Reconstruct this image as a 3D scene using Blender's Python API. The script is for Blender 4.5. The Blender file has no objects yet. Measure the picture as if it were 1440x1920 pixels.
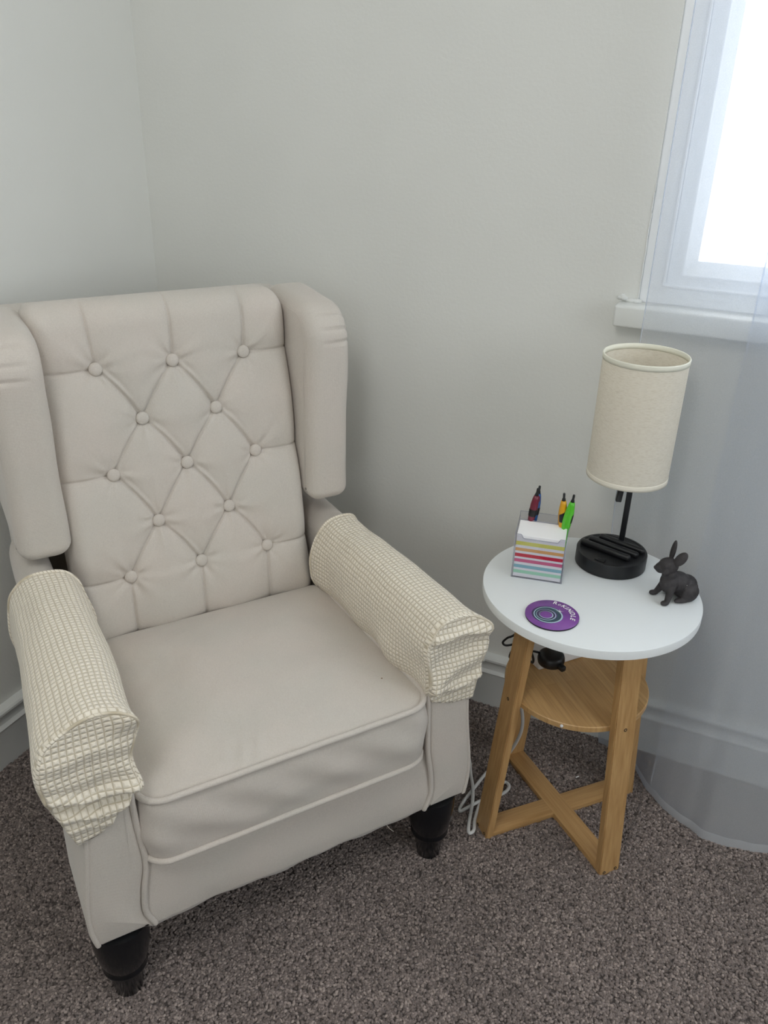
import bpy, bmesh, math, random
from mathutils import Vector, Matrix, noise
random.seed(7)
sc = bpy.context.scene
col = sc.collection
PI = math.pi
R = math.radians

# ------------------------------------------------------------------ camera
cam_d = bpy.data.cameras.new('camera')
cam = bpy.data.objects.new('camera', cam_d)
col.objects.link(cam)
sc.camera = cam
YAW, PITCH, ROLL = R(-23.73), R(26.57), R(1.53)
fw = Vector((math.sin(YAW) * math.cos(PITCH), math.cos(YAW) * math.cos(PITCH), -math.sin(PITCH)))
rt = Vector((math.cos(YAW), -math.sin(YAW), 0))
up = rt.cross(fw)
rt2 = math.cos(ROLL) * rt + math.sin(ROLL) * up
up2 = -math.sin(ROLL) * rt + math.cos(ROLL) * up
m = Matrix((rt2, up2, -fw)).transposed().to_4x4()
m.translation = Vector((1.3042, -1.6061, 1.3303))
cam.matrix_world = m
cam_d.sensor_fit = 'VERTICAL'
cam_d.sensor_height = 24
cam_d.lens = 1571.9 / 1920 * 24
cam_d.clip_start = 0.02

# ------------------------------------------------------------------ world, light, exposure
w = bpy.data.worlds.new('overcast')
sc.world = w
w.use_nodes = True
bg = w.node_tree.nodes['Background']
bg.inputs[0].default_value = (0.96, 0.98, 1.0, 1)
bg.inputs[1].default_value = 3.0
sc.view_settings.view_transform = 'Standard'
sc.view_settings.look = 'None'
sc.view_settings.gamma = 1
sc.view_settings.use_curve_mapping = False
sc.view_settings.exposure = 0.74
sc.cycles.max_bounces = 14
sc.cycles.diffuse_bounces = 8
sc.cycles.transparent_max_bounces = 24
sc.cycles.caustics_reflective = False
sc.cycles.caustics_refractive = False
sc.cycles.sample_clamp_indirect = 8
sc.cycles.use_denoising = True

RX, RY, RZ = 3.3, -3.6, 2.4          # room extents: x 0..RX, y RY..0, z 0..RZ


def portal(name, loc, rot, sx, sy):
    l = bpy.data.lights.new(name, 'AREA')
    l.shape = 'RECTANGLE'
    l.size, l.size_y = sx, sy
    l.cycles.is_portal = True
    o = bpy.data.objects.new(name, l)
    o.location = loc
    o.rotation_euler = rot
    col.objects.link(o)
    return o


# light comes in through the back window and two added, unseen ones
WIN1 = (1.095, 2.75, 0.997, 2.12)     # back wall: x0, x1, z0, z1
ADDED_WIN2 = (-1.9, -0.3, 0.95, 2.2)       # unseen, added for its light, right wall: y0, y1, z0, z1
ADDED_WIN3 = (1.3, 1.95, 0.95, 2.2)         # front wall (behind the camera), unseen, added for its light
portal('window_portal', ((WIN1[0] + WIN1[1]) / 2, 0.16, (WIN1[2] + WIN1[3]) / 2), (R(-90), 0, 0), WIN1[1] - WIN1[0], WIN1[3] - WIN1[2])
portal('window_portal', (RX + 0.16, (ADDED_WIN2[0] + ADDED_WIN2[1]) / 2, (ADDED_WIN2[2] + ADDED_WIN2[3]) / 2), (R(90), 0, R(90)), ADDED_WIN2[1] - ADDED_WIN2[0], ADDED_WIN2[3] - ADDED_WIN2[2])
portal('window_portal', ((ADDED_WIN3[0] + ADDED_WIN3[1]) / 2, RY - 0.16, (ADDED_WIN3[2] + ADDED_WIN3[3]) / 2), (R(90), 0, 0), ADDED_WIN3[1] - ADDED_WIN3[0], ADDED_WIN3[3] - ADDED_WIN3[2])


# added overhead point light with no fitting, out of frame, brightens the upper walls
gl = bpy.data.lights.new('added_overhead_light', 'POINT')
gl.energy = 12
gl.color = (1.0, .985, .965)
gl.shadow_soft_size = .24
glo = bpy.data.objects.new('added_overhead_light', gl)
glo.location = (.95, -1.75, 2.08)
col.objects.link(glo)

# ------------------------------------------------------------------ helpers
def tag(o, label=None, cat=None, group=None, kind=None):
    if label: o['label'] = label
    if cat: o['category'] = cat
    if group: o['group'] = group
    if kind: o['kind'] = kind
    return o


def empty(name, loc=(0, 0, 0), rz=0, label=None, cat=None, group=None, kind=None):
    o = bpy.data.objects.new(name, None)
    o.location = loc
    o.rotation_euler = (0, 0, rz)
    o.empty_display_size = 0.05
    col.objects.link(o)
    return tag(o, label, cat, group, kind)


def obj(name, bm, mat=None, parent=None, smooth=True, angle=None, loc=None):
    me = bpy.data.meshes.new(name)
    bm.normal_update()
    bm.to_mesh(me)
    bm.free()
    if mat is not None:
        for mm in (mat if isinstance(mat, (list, tuple)) else [mat]):
            me.materials.append(mm)
    if smooth:
        me.polygons.foreach_set('use_smooth', [True] * len(me.polygons))
        if angle is not None:
            me.set_sharp_from_angle(angle=R(angle))
    o = bpy.data.objects.new(name, me)
    col.objects.link(o)
    if parent is not None: o.parent = parent
    if loc is not None: o.location = loc
    return o


def box(bm, lo, hi, bevel=0.0, seg=2, mtx=None):
    r = bmesh.ops.create_cube(bm, size=1)
    vs = r['verts']
    for v in vs:
        v.co = Vector([(lo[k] + hi[k]) / 2 + v.co[k] * (hi[k] - lo[k]) for k in range(3)])
    if bevel:
        es = list({e for v in vs for e in v.link_edges})
        g = bmesh.ops.bevel(bm, geom=es, offset=bevel, segments=seg, affect='EDGES', profile=0.5)
        vs = list({v for f in g['faces'] for v in f.verts} | {v for v in vs if v.is_valid})
    if mtx is not None:
        bmesh.ops.transform(bm, matrix=mtx, verts=vs)
    return vs


def lathe(bm, prof, n=32, cx=0, cy=0, cap=True):
    rings = []
    for r, z in prof:
        rings.append([bm.verts.new((cx + r * math.cos(2 * PI * k / n), cy + r * math.sin(2 * PI * k / n), z)) for k in range(n)])
    for a, b in zip(rings, rings[1:]):
        for k in range(n):
            bm.faces.new((a[k], a[(k + 1) % n], b[(k + 1) % n], b[k]))
    if cap:
        bm.faces.new(rings[0][::-1])
        bm.faces.new(rings[-1])
    return rings


def grid(bm, rows, closed=False, flip=False):
    vr = [[bm.verts.new(p) for p in r] for r in rows]
    for a, b in zip(vr, vr[1:]):
        n = len(a)
        for k in range(n if closed else n - 1):
            q = (a[k], a[(k + 1) % n], b[(k + 1) % n], b[k])
            bm.faces.new(q[::-1] if flip else q)
    return vr


def smooth_path(pts, per=8):
    """Catmull-Rom through the points"""
    P = [Vector(p) for p in pts]
    out = []
    for i in range(len(P) - 1):
        p0 = P[max(i - 1, 0)]; p1 = P[i]; p2 = P[i + 1]; p3 = P[min(i + 2, len(P) - 1)]
        for k in range(per):
            t = k / per
            out.append(0.5 * ((2 * p1) + (p2 - p0) * t + (2 * p0 - 5 * p1 + 4 * p2 - p3) * t * t + (3 * p1 - p0 - 3 * p2 + p3) * t ** 3))
    out.append(P[-1])
    return out


def tube(bm, pts, r, n=8, closed=False, cap=True):
    P = [Vector(p) for p in pts]
    N = len(P)
    rings = []
    prev = None
    for i in range(N):
        if closed:
            t = (P[(i + 1) % N] - P[i - 1]).normalized()
        else:
            t = (P[min(i + 1, N - 1)] - P[max(i - 1, 0)]).normalized()
        if prev is None:
            a = t.orthogonal().normalized()
        else:
            a = (prev - t * prev.dot(t)).normalized()
        prev = a
        b = t.cross(a)
        rr = r[i] if isinstance(r, (list, tuple)) else r
        rings.append([bm.verts.new(P[i] + rr * (math.cos(2 * PI * k / n) * a + math.sin(2 * PI * k / n) * b)) for k in range(n)])
    pairs = list(zip(rings, rings[1:])) + ([(rings[-1], rings[0])] if closed else [])
    for a, b in pairs:
        for k in range(n):
            bm.faces.new((a[k], a[(k + 1) % n], b[(k + 1) % n], b[k]))
    if cap and not closed:
        bm.faces.new(rings[0][::-1]); bm.faces.new(rings[-1])


def extrude_poly(bm, poly, y0, y1, axis='y'):
    """closed prism of a 2D polygon; axis = the extrusion axis"""
    def P(a, b, t):
        return {'y': (a, t, b), 'x': (t, a, b), 'z': (a, b, t)}[axis]
    A = [bm.verts.new(P(a, b, y0)) for a, b in poly]
    B = [bm.verts.new(P(a, b, y1)) for a, b in poly]
    n = len(poly)
    for k in range(n):
        bm.faces.new((A[k], A[(k + 1) % n], B[(k + 1) % n], B[k]))
    bm.faces.new(A[::-1]); bm.faces.new(B)
    bmesh.ops.recalc_face_normals(bm, faces=bm.faces[:])


def sstep(a, b, x):
    t = max(0.0, min(1.0, (x - a) / (b - a)))
    return t * t * (3 - 2 * t)


# ------------------------------------------------------------------ materials
def mat(name, color, rough=0.5, metal=0.0, **kw):
    mt = bpy.data.materials.new(name)
    mt.use_nodes = True
    b = mt.node_tree.nodes['Principled BSDF']
    b.inputs['Base Color'].default_value = (*color, 1)
    b.inputs['Roughness'].default_value = rough
    b.inputs['Metallic'].default_value = metal
    for k, v in kw.items():
        b.inputs[k.replace('_', ' ')].default_value = v
    return mt


def nodes(mt):
    return mt.node_tree.nodes, mt.node_tree.links, mt.node_tree.nodes['Principled BSDF']


def noise_color(mt, c1, c2, scale, detail=3, stretch=(1, 1, 1), bump=0.0, bump_scale=None, dist=0.001, lo=0.35, hi=0.65):
    N, L, B = nodes(mt)
    tc = N.new('ShaderNodeTexCoord')
    mp = N.new('ShaderNodeMapping')
    mp.inputs['Scale'].default_value = stretch
    L.new(tc.outputs['Object'], mp.inputs['Vector'])
    nz = N.new('ShaderNodeTexNoise')
    nz.inputs['Scale'].default_value = scale
    nz.inputs['Detail'].default_value = detail
    L.new(mp.outputs[0], nz.inputs['Vector'])
    cr = N.new('ShaderNodeValToRGB')
    cr.color_ramp.elements[0].color = (*c1, 1)
    cr.color_ramp.elements[1].color = (*c2, 1)
    cr.color_ramp.elements[0].position = lo
    cr.color_ramp.elements[1].position = hi
    L.new(nz.outputs['Fac'], cr.inputs['Fac'])
    L.new(cr.outputs['Color'], B.inputs['Base Color'])
    if bump:
        n2 = N.new('ShaderNodeTexNoise')
        n2.inputs['Scale'].default_value = bump_scale or scale
        n2.inputs['Detail'].default_value = 4
        L.new(mp.outputs[0], n2.inputs['Vector'])
        bp = N.new('ShaderNodeBump')
        bp.inputs['Strength'].default_value = bump
        bp.inputs['Distance'].default_value = dist
        L.new(n2.outputs['Fac'], bp.inputs['Height'])
        L.new(bp.outputs[0], B.inputs['Normal'])
    return mt


M = {}
M['wall'] = noise_color(mat('wall_paint', (.7, .7, .68), .7), (.70, .705, .675), (.725, .73, .70), 3, bump=.35, bump_scale=140, dist=.0012)
M['gloss'] = noise_color(mat('white_gloss_paint', (.72, .73, .71), .35), (.70, .715, .70), (.76, .77, .75), 6, bump=.12, bump_scale=60, dist=.001)
M['ceiling'] = mat('ceiling_paint', (.8, .8, .78), .8)
M['upvc'] = mat('white_window_plastic', (.80, .82, .84), .3)
M['carpet_base'] = mat('carpet_backing', (.085, .07, .064), .95)


def upholstery():
    mt = mat('linen_fabric', (.6, .56, .52), .85, Sheen_Weight=.25)
    N, L, B = nodes(mt)
    tc = N.new('ShaderNodeTexCoord')
    n1 = N.new('ShaderNodeTexNoise'); n1.inputs['Scale'].default_value = 9; n1.inputs['Detail'].default_value = 2
    n2 = N.new('ShaderNodeTexNoise'); n2.inputs['Scale'].default_value = 520; n2.inputs['Detail'].default_value = 2
    L.new(tc.outputs['Object'], n1.inputs['Vector']); L.new(tc.outputs['Object'], n2.inputs['Vector'])
    cr = N.new('ShaderNodeValToRGB')
    cr.color_ramp.elements[0].color = (.555, .508, .462, 1); cr.color_ramp.elements[0].position = .3
    cr.color_ramp.elements[1].color = (.615, .567, .518, 1); cr.color_ramp.elements[1].position = .7
    L.new(n2.outputs['Fac'], cr.inputs['Fac'])
    mx = N.new('ShaderNodeMixRGB'); mx.blend_type = 'MULTIPLY'; mx.inputs['Fac'].default_value = 1
    cr2 = N.new('ShaderNodeValToRGB')
    cr2.color_ramp.elements[0].color = (.95, .96, .95, 1); cr2.color_ramp.elements[0].position = .35
    cr2.color_ramp.elements[1].color = (1, .985, .975, 1); cr2.color_ramp.elements[1].position = .65
    L.new(n1.outputs['Fac'], cr2.inputs['Fac'])
    L.new(cr.outputs['Color'], mx.inputs['Color1']); L.new(cr2.outputs['Color'], mx.inputs['Color2'])
    L.new(mx.outputs['Color'], B.inputs['Base Color'])
    wv = N.new('ShaderNodeTexWave'); wv.inputs['Scale'].default_value = 210; wv.inputs['Distortion'].default_value = 1.2
    wv.inputs['Detail'].default_value = 1
    L.new(tc.outputs['Object'], wv.inputs['Vector'])
    ad = N.new('ShaderNodeMath'); ad.operation = 'ADD'
    L.new(wv.outputs['Fac'], ad.inputs[0]); L.new(n2.outputs['Fac'], ad.inputs[1])
    bp = N.new('ShaderNodeBump'); bp.inputs['Strength'].default_value = .22; bp.inputs['Distance'].default_value = .0009
    L.new(ad.outputs[0], bp.inputs['Height']); L.new(bp.outputs[0], B.inputs['Normal'])
    return mt


M['linen'] = upholstery()


def waffle():
    mt = mat('cream_waffle_knit', (.75, .68, .52), .9, Sheen_Weight=.3)
    N, L, B = nodes(mt)
    uv = N.new('ShaderNodeUVMap'); uv.uv_map = 'knit'
    sp = N.new('ShaderNodeSeparateXYZ')
    nzw = N.new('ShaderNodeTexNoise'); nzw.inputs['Scale'].default_value = 14; nzw.inputs['Detail'].default_value = 1
    L.new(uv.outputs[0], nzw.inputs['Vector'])
    vs = N.new('ShaderNodeVectorMath'); vs.operation = 'MULTIPLY_ADD'
    vs.inputs[1].default_value = (.006, .006, .006)
    L.new(nzw.outputs['Color'], vs.inputs[0]); L.new(uv.outputs[0], vs.inputs[2])
    L.new(vs.outputs[0], sp.inputs[0])
    P = 0.0088
    outs = []
    for k in (0, 1):
        d = N.new('ShaderNodeMath'); d.operation = 'DIVIDE'; d.inputs[1].default_value = P if k == 0 else P * .92
        L.new(sp.outputs[k], d.inputs[0])
        f = N.new('ShaderNodeMath'); f.operation = 'FRACT'; L.new(d.outputs[0], f.inputs[0])
        s = N.new('ShaderNodeMath'); s.operation = 'SUBTRACT'; s.inputs[1].default_value = .5; L.new(f.outputs[0], s.inputs[0])
        a = N.new('ShaderNodeMath'); a.operation = 'ABSOLUTE'; L.new(s.outputs[0], a.inputs[0])
        outs.append(a)
    mxm = N.new('ShaderNodeMath'); mxm.operation = 'MAXIMUM'
    L.new(outs[0].outputs[0], mxm.inputs[0]); L.new(outs[1].outputs[0], mxm.inputs[1])
    g = N.new('ShaderNodeMapRange'); g.interpolation_type = 'SMOOTHSTEP'
    g.inputs['From Min'].default_value = .36; g.inputs['From Max'].default_value = .49
    L.new(mxm.outputs[0], g.inputs['Value'])
    cm = N.new('ShaderNodeMixRGB'); cm.inputs['Color1'].default_value = (.84, .77, .65, 1); cm.inputs['Color2'].default_value = (.52, .45, .33, 1)
    L.new(g.outputs[0], cm.inputs['Fac']); L.new(cm.outputs[0], B.inputs['Base Color'])
    g2 = N.new('ShaderNodeMapRange'); g2.interpolation_type = 'SMOOTHSTEP'
    g2.inputs['From Min'].default_value = .15; g2.inputs['From Max'].default_value = .5
    g2.inputs['To Min'].default_value = 1; g2.inputs['To Max'].default_value = 0
    L.new(mxm.outputs[0], g2.inputs['Value'])
    bp = N.new('ShaderNodeBump'); bp.inputs['Strength'].default_value = .9; bp.inputs['Distance'].default_value = .0016
    L.new(g2.outputs[0], bp.inputs['Height']); L.new(bp.outputs[0], B.inputs['Normal'])
    return mt


M['waffle'] = waffle()
M['black_lacquer'] = mat('black_lacquered_wood', (.004, .005, .007), .16)
M['dark'] = mat('dark_underside_cloth', (.02, .02, .02), .9)


def bamboo(name, stretch, c1=(.40, .225, .085), c2=(.53, .325, .14)):
    mt = mat(name, c1, .42)
    noise_color(mt, c1, c2, 28, 4, stretch, bump=.06, bump_scale=60, dist=.0006, lo=.3, hi=.7)
    return mt


M['bamboo_leg'] = bamboo('bamboo_upright', (6, 6, .35))
M['bamboo_x'] = bamboo('bamboo_flat', (.35, 6, 6))


def shelf_bamboo():
    mt = mat('bamboo_boards', (.5, .3, .13), .42)
    N, L, B = nodes(mt)
    tc = N.new('ShaderNodeTexCoord')
    mp = N.new('ShaderNodeMapping'); mp.inputs['Rotation'].default_value = (0, 0, R(48)); L.new(tc.outputs['Object'], mp.inputs[0])
    br = N.new('ShaderNodeTexBrick')
    br.inputs['Scale'].default_value = 1
    br.inputs['Brick Width'].default_value = .34; br.inputs['Row Height'].default_value = .021
    br.inputs['Mortar Size'].default_value = .0004
    br.inputs['Color1'].default_value = (.47, .28, .112, 1); br.inputs['Color2'].default_value = (.56, .35, .155, 1)
    br.inputs['Mortar'].default_value = (.42, .24, .09, 1)
    L.new(mp.outputs[0], br.inputs['Vector'])
    mp2 = N.new('ShaderNodeMapping'); mp2.inputs['Scale'].default_value = (.4, 7, 1); L.new(mp.outputs[0], mp2.inputs[0])
    nz = N.new('ShaderNodeTexNoise'); nz.inputs['Scale'].default_value = 30; nz.inputs['Detail'].default_value = 4; L.new(mp2.outputs[0], nz.inputs[0])
    cr = N.new('ShaderNodeValToRGB'); cr.color_ramp.elements[0].color = (.82, .8, .76, 1); cr.color_ramp.elements[1].color = (1.05, 1.05, 1.05, 1)
    cr.color_ramp.elements[0].position = .3; cr.color_ramp.elements[1].position = .65
    L.new(nz.outputs['Fac'], cr.inputs[0])
    mx = N.new('ShaderNodeMixRGB'); mx.blend_type = 'MULTIPLY'; mx.inputs[0].default_value = 1
    L.new(br.outputs['Color'], mx.inputs[1]); L.new(cr.outputs[0], mx.inputs[2]); L.new(mx.outputs[0], B.inputs['Base Color'])
    return mt


M['bamboo_shelf'] = shelf_bamboo()
M['white_top'] = mat('white_laminate', (.80, .83, .84), .38)
M['black_plastic'] = mat('black_plastic', (.008, .0085, .010), .38)
M['black_metal'] = mat('black_powder_coat', (.008, .009, .011), .45)
M['screw'] = mat('dark_screw_metal', (.05, .045, .04), .4, .8)
M['white_plastic'] = mat('white_plastic', (.74, .74, .75), .4)
M['cord'] = mat('white_cord_vinyl', (.66, .66, .65), .5)
M['iron'] = noise_color(mat('cast_iron', (.03, .026, .027), .62), (.022, .019, .021), (.04, .035, .037), 90, bump=.3, bump_scale=500, dist=.0006)
M['dotwhite'] = mat('white_speck', (.8, .8, .8), .6)


def shade_mat():
    mt = mat('linen_lampshade', (.8, .76, .68), .9)
    N, L, B = nodes(mt)
    tc = N.new('ShaderNodeTexCoord')
    mp = N.new('ShaderNodeMapping'); mp.inputs['Scale'].default_value = (1, 1, 6); L.new(tc.outputs['Object'], mp.inputs[0])
    nz = N.new('ShaderNodeTexNoise'); nz.inputs['Scale'].default_value = 130; nz.inputs['Detail'].default_value = 5; L.new(mp.outputs[0], nz.inputs[0])
    cr = N.new('ShaderNodeValToRGB'); cr.color_ramp.elements[0].color = (.80, .752, .655, 1); cr.color_ramp.elements[1].color = (.885, .845, .755, 1)
    cr.color_ramp.elements[0].position = .33; cr.color_ramp.elements[1].position = .55
    L.new(nz.outputs['Fac'], cr.inputs[0]); L.new(cr.outputs[0], B.inputs['Base Color'])
    tr = N.new('ShaderNodeBsdfTranslucent'); L.new(cr.outputs[0], tr.inputs[0])
    mx = N.new('ShaderNodeMixShader'); mx.inputs[0].default_value = .3
    L.new(B.outputs[0], mx.inputs[1]); L.new(tr.outputs[0], mx.inputs[2])
    L.new(mx.outputs[0], N['Material Output'].inputs[0])
    return mt


M['shade'] = shade_mat()
M['shade_trim'] = mat('cream_bias_tape', (.78, .77, .66), .7)


def sheer(name, fac, colr=(.90, .885, .86)):
    mt = bpy.data.materials.new(name)
    mt.use_nodes = True
    N, L = mt.node_tree.nodes, mt.node_tree.links
    N.remove(N['Principled BSDF'])
    tp = N.new('ShaderNodeBsdfTransparent')
    df = N.new('ShaderNodeBsdfDiffuse'); df.inputs[0].default_value = (*colr, 1)
    tr = N.new('ShaderNodeBsdfTranslucent'); tr.inputs[0].default_value = (.41, .53, .73, 1)  # blue of the daylight behind is put into the translucent colour
    m1 = N.new('ShaderNodeMixShader'); m1.inputs[0].default_value = .5
    L.new(df.outputs[0], m1.inputs[1]); L.new(tr.outputs[0], m1.inputs[2])
    m2 = N.new('ShaderNodeMixShader'); m2.inputs[0].default_value = fac
    tc = N.new('ShaderNodeTexCoord')
    nz = N.new('ShaderNodeTexNoise'); nz.inputs['Scale'].default_value = 700; nz.inputs['Detail'].default_value = 2
    L.new(tc.outputs['Object'], nz.inputs[0])
    mr = N.new('ShaderNodeMapRange'); mr.inputs['From Min'].default_value = .3; mr.inputs['From Max'].default_value = .7
    mr.inputs['To Min'].default_value = fac - .02; mr.inputs['To Max'].default_value = fac + .02
    L.new(nz.outputs['Fac'], mr.inputs[0]); L.new(mr.outputs[0], m2.inputs[0])
    L.new(tp.outputs[0], m2.inputs[1]); L.new(m1.outputs[0], m2.inputs[2])
    L.new(m2.outputs[0], N['Material Output'].inputs[0])
    return mt


M['sheer'] = sheer('sheer_voile', .36)
M['sheer_hem'] = sheer('sheer_voile_hem', .62)


def clear(name, tint=(1, 1, 1), gloss=.08):
    mt = bpy.data.materials.new(name)
    mt.use_nodes = True
    N, L = mt.node_tree.nodes, mt.node_tree.links
    N.remove(N['Principled BSDF'])
    tp = N.new('ShaderNodeBsdfTransparent'); tp.inputs[0].default_value = (*tint, 1)
    gl = N.new('ShaderNodeBsdfGlossy'); gl.inputs['Roughness'].default_value = .03
    fr = N.new('ShaderNodeLayerWeight'); fr.inputs['Blend'].default_value = .25
    mr = N.new('ShaderNodeMapRange'); mr.inputs['To Min'].default_value = gloss * .4; mr.inputs['To Max'].default_value = gloss * 6
    L.new(fr.outputs['Fresnel'], mr.inputs[0])
    mx = N.new('ShaderNodeMixShader'); L.new(mr.outputs[0], mx.inputs[0])
    L.new(tp.outputs[0], mx.inputs[1]); L.new(gl.outputs[0], mx.inputs[2])
    L.new(mx.outputs[0], N['Material Output'].inputs[0])
    return mt


M['glass'] = clear('window_glass', (.97, .98, .98), .05)
M['acrylic'] = clear('clear_acrylic', (.955, .955, .975), .06)
M['acrylic_edge'] = mat('acrylic_edge', (.36, .37, .44), .25)

# ------------------------------------------------------------------ room shell
T = 0.2


def wall_x(name, y, outdir, x0, x1, win, mt):
    """wall along x with a window opening"""
    bm = bmesh.new()
    ya, yb = (y, y + T * outdir) if outdir > 0 else (y - T, y)
    a, b, c, d = win
    box(bm, (x0, ya, 0), (a, yb, RZ)); box(bm, (b, ya, 0), (x1, yb, RZ))
    box(bm, (a, ya, 0), (b, yb, c)); box(bm, (a, ya, d), (b, yb, RZ))
    return tag(obj(name, bm, mt, smooth=False), kind='structure')


wall_x('wall_back', 0, 1, -T, RX + T, WIN1, M['wall'])
wall_x('wall_front', RY, -1, -T, RX + T, ADDED_WIN3, M['wall'])
bm = bmesh.new(); box(bm, (-T, RY, 0), (0, 0, RZ)); tag(obj('wall_left', bm, M['wall'], smooth=False), kind='structure')
bm = bmesh.new()
a, b, c, d = ADDED_WIN2
box(bm, (RX, RY, 0), (RX + T, a, RZ)); box(bm, (RX, b, 0), (RX + T, 0, RZ)); box(bm, (RX, a, 0), (RX + T, b, c)); box(bm, (RX, a, d), (RX + T, b, RZ))
tag(obj('wall_right', bm, M['wall'], smooth=False), kind='structure')
bm = bmesh.new(); box(bm, (-T, RY - T, RZ), (RX + T, T, RZ + .1)); tag(obj('ceiling', bm, M['ceiling'], smooth=False), kind='structure')
bm = bmesh.new(); box(bm, (-T, RY - T, -.1), (RX + T, T, 0)); tag(obj('floor', bm, M['carpet_base'], smooth=False), kind='structure')

# skirting profile: (depth, height)
SK = [(0, 0), (.016, 0), (.0165, .092), (.0175, .0955), (.0195, .0975), (.0175, .1005), (.012, .104), (.010, .112), (.0105, .121),
      (.0125, .126), (.0185, .1285), (.0215, .1325), (.0215, .1375), (.0185, .1415), (.012, .1435), (0, .144)]
bm = bmesh.new(); extrude_poly(bm, [(-d, z) for d, z in SK], .0, RX, 'x')
tag(obj('baseboard_back', bm, M['gloss'], angle=30), kind='structure')
bm = bmesh.new(); extrude_poly(bm, [(d, z) for d, z in SK], RY, 0, 'y')
tag(obj('baseboard_left', bm, M['gloss'], angle=30), kind='structure')
# paint drips on the back skirting
bm = bmesh.new()
for x in (.875, 1.405):
    bmesh.ops.create_icosphere(bm, subdivisions=2, radius=.0045, matrix=Matrix.Translation((x, -.0215, .1335)) @ Matrix.Diagonal((1, .7, 1.3, 1)))
p = obj('paint_drip', bm, M['gloss'], bpy.data.objects['baseboard_back'])


# ------------------------------------------------------------------ windows
def window(name, W, place, full):
    """built in a local frame: x along the wall, y outward, z up"""
    x0, x1, z0, z1 = W
    e = empty(name, kind='structure')
    e.matrix_world = place

    def ring(pname, mt, a0, a1, ya, yb, zb0, zb1, bevel=.002, slope=0.0):
        # four mitred bars: outer rectangle inset a0, inner inset a1
        bm = bmesh.new()
        ox0, ox1, oz0, oz1 = x0 + a0, x1 - a0, z0 + zb0, z1 - a0
        ix0, ix1, iz0, iz1 = x0 + a1, x1 - a1, z0 + zb1, z1 - a1
        O = [(ox0, oz0), (ox1, oz0), (ox1, oz1), (ox0, oz1)]
        I = [(ix0, iz0), (ix1, iz0), (ix1, iz1), (ix0, iz1)]
        of = [bm.verts.new((x, ya, z)) for x, z in O]; ob = [bm.verts.new((x, yb, z)) for x, z in O]
        nf = [bm.verts.new((x, ya + slope, z)) for x, z in I]; nb = [bm.verts.new((x, yb, z)) for x, z in I]
        for k in range(4):
            j = (k + 1) % 4
            bm.faces.new((of[k], of[j], nf[j], nf[k])); bm.faces.new((ob[k], nb[k], nb[j], ob[j]))
            bm.faces.new((of[k], ob[k], ob[j], of[j])); bm.faces.new((nf[k], nf[j], nb[j], nb[k]))
        bmesh.ops.recalc_face_normals(bm, faces=bm.faces[:])
        if bevel:
            es = [ed for ed in bm.edges if ed.calc_face_angle(0) > .6]
            bmesh.ops.bevel(bm, geom=es, offset=bevel, segments=2, affect='EDGES')
        return obj(pname, bm, mt, e, angle=35)
    ring('frame', M['upvc'], 0.0, .041, .004, .12, .0, .034)
    if full:
        ring('frame_bead', M['upvc'], .0375, .0425, .002, .03, .0305, .0355, .0012)
        ring('sash', M['upvc'], .0415, .069, .016, .10, .034, .054, .0015)
        ring('glazing_bead', M['upvc'], .068, .089, .018, .09, .053, .0765, .001, slope=.02)
    else:
        ring('sash', M['upvc'], .0415, .089, .016, .10, .034, .0765, .0015)
    bm = bmesh.new(); box(bm, (x0 + .085, .06, z0 + .072), (x1 - .085, .066, z1 - .085)); obj('pane', bm, M['glass'], e, smooth=False)
    if x1 - x0 > 1.4:
        xm = (x0 + x1) / 2 + .15
        bm = bmesh.new(); box(bm, (xm - .035, .012, z0 + .036), (xm + .035, .11, z1 - .043), .003); obj('mullion', bm, M['upvc'], e, angle=35)
    # sill board with horn
    bm = bmesh.new(); box(bm, (x0 - .034, -.040, z0 - .040), (x1 + .034, .01, z0 - .0005), .005, 3); obj('sill', bm, M['gloss'], e, angle=35)
    return e


e1 = window('window_1', WIN1, Matrix.Identity(4), True)
# lumpy old plaster and paint at the end of the sill
bm = bmesh.new()
random.seed(3)
for k in range(9):
    t = k / 8
    bmesh.ops.create_icosphere(bm, subdivisions=2, radius=.0032 + .002 * random.random(), matrix=Matrix.Translation((1.0625 + .0335 * t, -.0025 + .002 * random.random(), .999 + .007 * math.exp(-((t - .12) / .16) ** 2))) @ Matrix.Diagonal((1.6, .8, 1, 1)))
for k in range(20):
    t = k / 19
    bmesh.ops.create_icosphere(bm, subdivisions=2, radius=.0012 + .0010 * random.random(), matrix=Matrix.Translation((1.0942 + .0010 * random.random(), -.0003, 1.0 + .19 * t ** 1.6 + .006 * random.random())) @ Matrix.Diagonal((.8, .45, 3.5 + 4 * random.random(), 1)))
obj('filler_lump', bm, M['gloss'], e1)
window('added_window_2', (-ADDED_WIN2[1], -ADDED_WIN2[0], ADDED_WIN2[2], ADDED_WIN2[3]), Matrix.Translation((RX, 0, 0)) @ Matrix.Rotation(R(-90), 4, 'Z'), False)
window('added_window_3', (-ADDED_WIN3[1], -ADDED_WIN3[0], ADDED_WIN3[2], ADDED_WIN3[3]), Matrix.Translation((0, RY, 0)) @ Matrix.Rotation(R(180), 4, 'Z'), False)


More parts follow.
